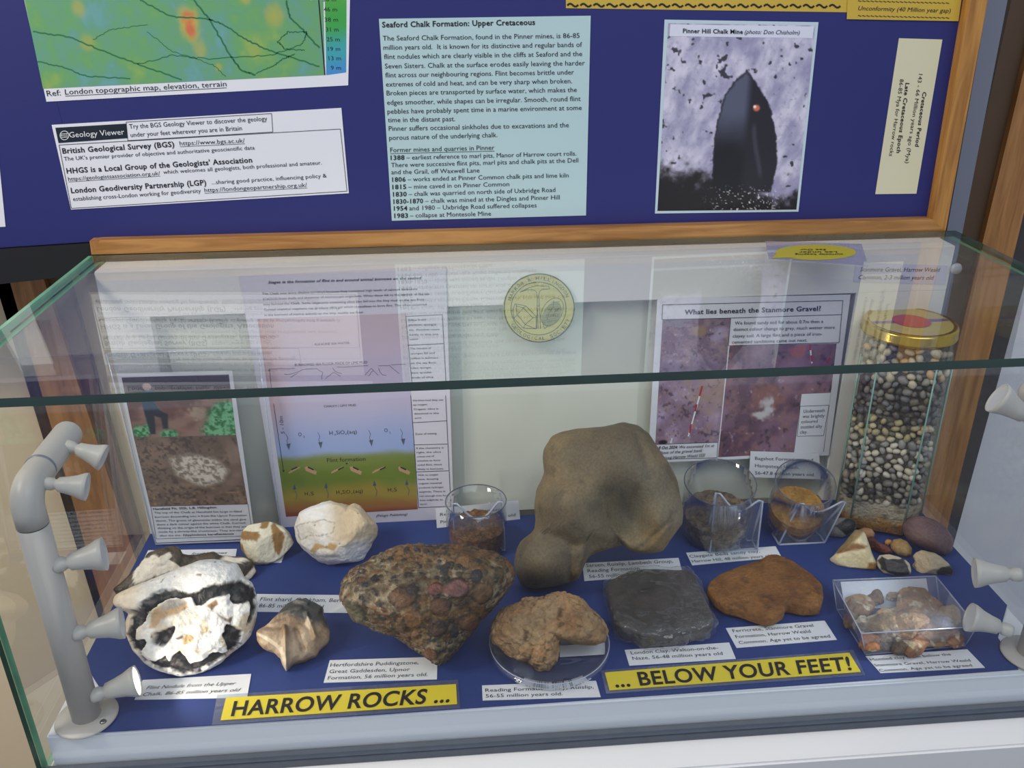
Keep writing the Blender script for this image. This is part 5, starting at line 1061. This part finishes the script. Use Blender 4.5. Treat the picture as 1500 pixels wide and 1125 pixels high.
for k in range(top_fill):
    a = rr.uniform(0, 6.28); d = rr.uniform(0, hw*.7); place(d*math.cos(a), d*math.sin(a), zg+.001, np.array([0, 0.0001]), .004, 'top')

# ================================================================== SPOTLIGHT POLES
M_pole = mat('pole_grey', (190, 187, 184), .38, bump=(300, .1, .0002)); M_head = mat('lamp_grey', (198, 196, 192), .35)
M_lens = mat('lamp_lens', (250, 248, 240), .3, emit=((255, 248, 230), 3.0)); M_lens0 = mat('lamp_lens_unlit', (200, 205, 215), .3)
def head(root, a, d, size, lit=False, em=0, hue=(1, .90, .74)):
    a = np.asarray(a, float); d = np.asarray(d, float); L = np.linalg.norm(d); d = d/L; s = size
    h = lathe('lamp_head', [(0, 0), (.0052*s, 0), (.0058*s, .002*s), (.0058*s, .007*s), (.0045*s, .009*s), (.0046*s, .0105*s), (.0066*s, .012*s), (.0078*s, .019*s), (.0095*s, .026*s), (.0122*s, .0325*s), (.0128*s, .036*s), (.0122*s, .0362*s), (.0112*s, .034*s)], M_head, root, a, d, 32)
    ln = lathe('lamp_lens', [(0, .0345*s), (.0118*s, .0350*s)], M_lens if lit else M_lens0, h, a, d, 32)
    if em:
        p = a+d*.037*s; l = light('lamp_light', 'SPOT', tuple(p), tuple(p+d*.1), em, hue, spot_size=2.3, spot_blend=.9, shadow_soft_size=.003)
    return h
pbx, pby = -.4030, .0165; zt_ = .2118; pr = .0112
pL = empty('spotlight_pole', (pbx, pby, 0)); tag(pL, 'grey bent spotlight pole with five lamp heads at the left of the case', 'lamp')
lathe('base_flange', [(0, 0), (.0235, 0), (.0245, .0012), (.0235, .0026), (.014, .0034), (0, .0034)], M_pole, pL, (pbx, pby, .0003+C0), seg=48)
for a in (-.5, 2.1): lathe('flange_screw', [(0, 0), (.0028, 0), (.0022, .0009), (0, .0012)], mat('steel', (150, 150, 150), .3, 1), pL, (pbx+.0185*math.cos(a), pby+.0185*math.sin(a), C0+.0033), seg=16)
e1_ = PY(30, 735, pby); e1_ = np.array([pbx, pby, zt_-.006])
tube('lower_pole', [(pbx, pby, C0+.003), (pbx, pby, .190)], pr, M_pole, pL, 32)
tube('pole_joint', [(pbx, pby, .1895), (pbx, pby, .191)], pr*.97, mat('joint_line', (70, 70, 74), .5), pL, 32)
arm = [(pbx, pby, .191), (pbx, pby, .203)]
end = PZ(88, 628, .222); end[0] = pbx-.0
for k in range(1, 8):
    a = k/7*math.pi/2; arm.append((pbx, pby+.016*(1-math.cos(a)), .203+.016*math.sin(a)))
arm += [(pbx, float(end[1])-.008, .2205)]; rs = [pr]*len(arm)
for k in range(1, 6): a = k/5*math.pi/2; arm.append((pbx, float(end[1])-.008+.009*math.sin(a), .2205)); rs.append(max(pr*math.cos(a), .0008))
tube('upper_arm', arm, rs, M_pole, pL, 32)
t_ = pby+.030; tube('arm_ring', [(pbx, t_, .2200), (pbx, t_+.0018, .2200)], pr*1.02, mat('ring_grey', (120, 126, 142), .4), pL, 32)
def dirpix(a, b, y=None, dx=.0): return PY(*b, a[1]+dx)-a
for (pa, pb_, on_, em_) in (((78, 829), (137, 815), False, .50), ((107, 929), (162, 916), False, .50), ((134, 1020), (187, 1002), True, .30)):
    a = PY(*pa, pby-.002); d = PY(*pb_, pby+.005)-a; head(pL, a, d, 1.0, on_, em_)
a5 = U(64, 708, (pbx+.009, 0, 0), (1, 0, 0)); head(pL, a5, (.86, .10, -.20), .82, False, 0)
a6 = U(96, 652, (pbx+.008, 0, 0), (1, 0, 0)); head(pL, a6, (.74, -.02, -.34), .82, False, 0)
# right pole
qx, qy = .4095, .0195
pR = empty('spotlight_pole', (qx, qy, 0)); tag(pR, 'grey spotlight pole partly cut off at the right edge of the case', 'lamp')
lathe('base_flange', [(0, 0), (.0235, 0), (.0245, .0012), (.0235, .0026), (.014, .0034), (0, .0034)], M_pole, pR, (qx, qy, .0003+C0), seg=48)
tube('lower_pole', [(qx, qy, C0+.003), (qx, qy, .190)], pr, M_pole, pR, 32)
arm2 = [(qx, y, z) for _, y, z in arm]; arm2 = [(qx, y+qy-pby, z) for _, y, z in arm2]; tube('upper_arm', arm2, rs, M_pole, pR, 32)
for pa, pb_ in (((1482, 925), (1443, 913)), ((1497, 842), (1466, 843)), ((1520, 620), (1488, 592))):
    a = PY(*pa, qy-.002); d = PY(*pb_, qy-.002)-a; d /= np.linalg.norm(d); head(pR, a, np.array([d[0], .35, d[2]-.16]), 1.0, False, .25, (.86, .93, 1))
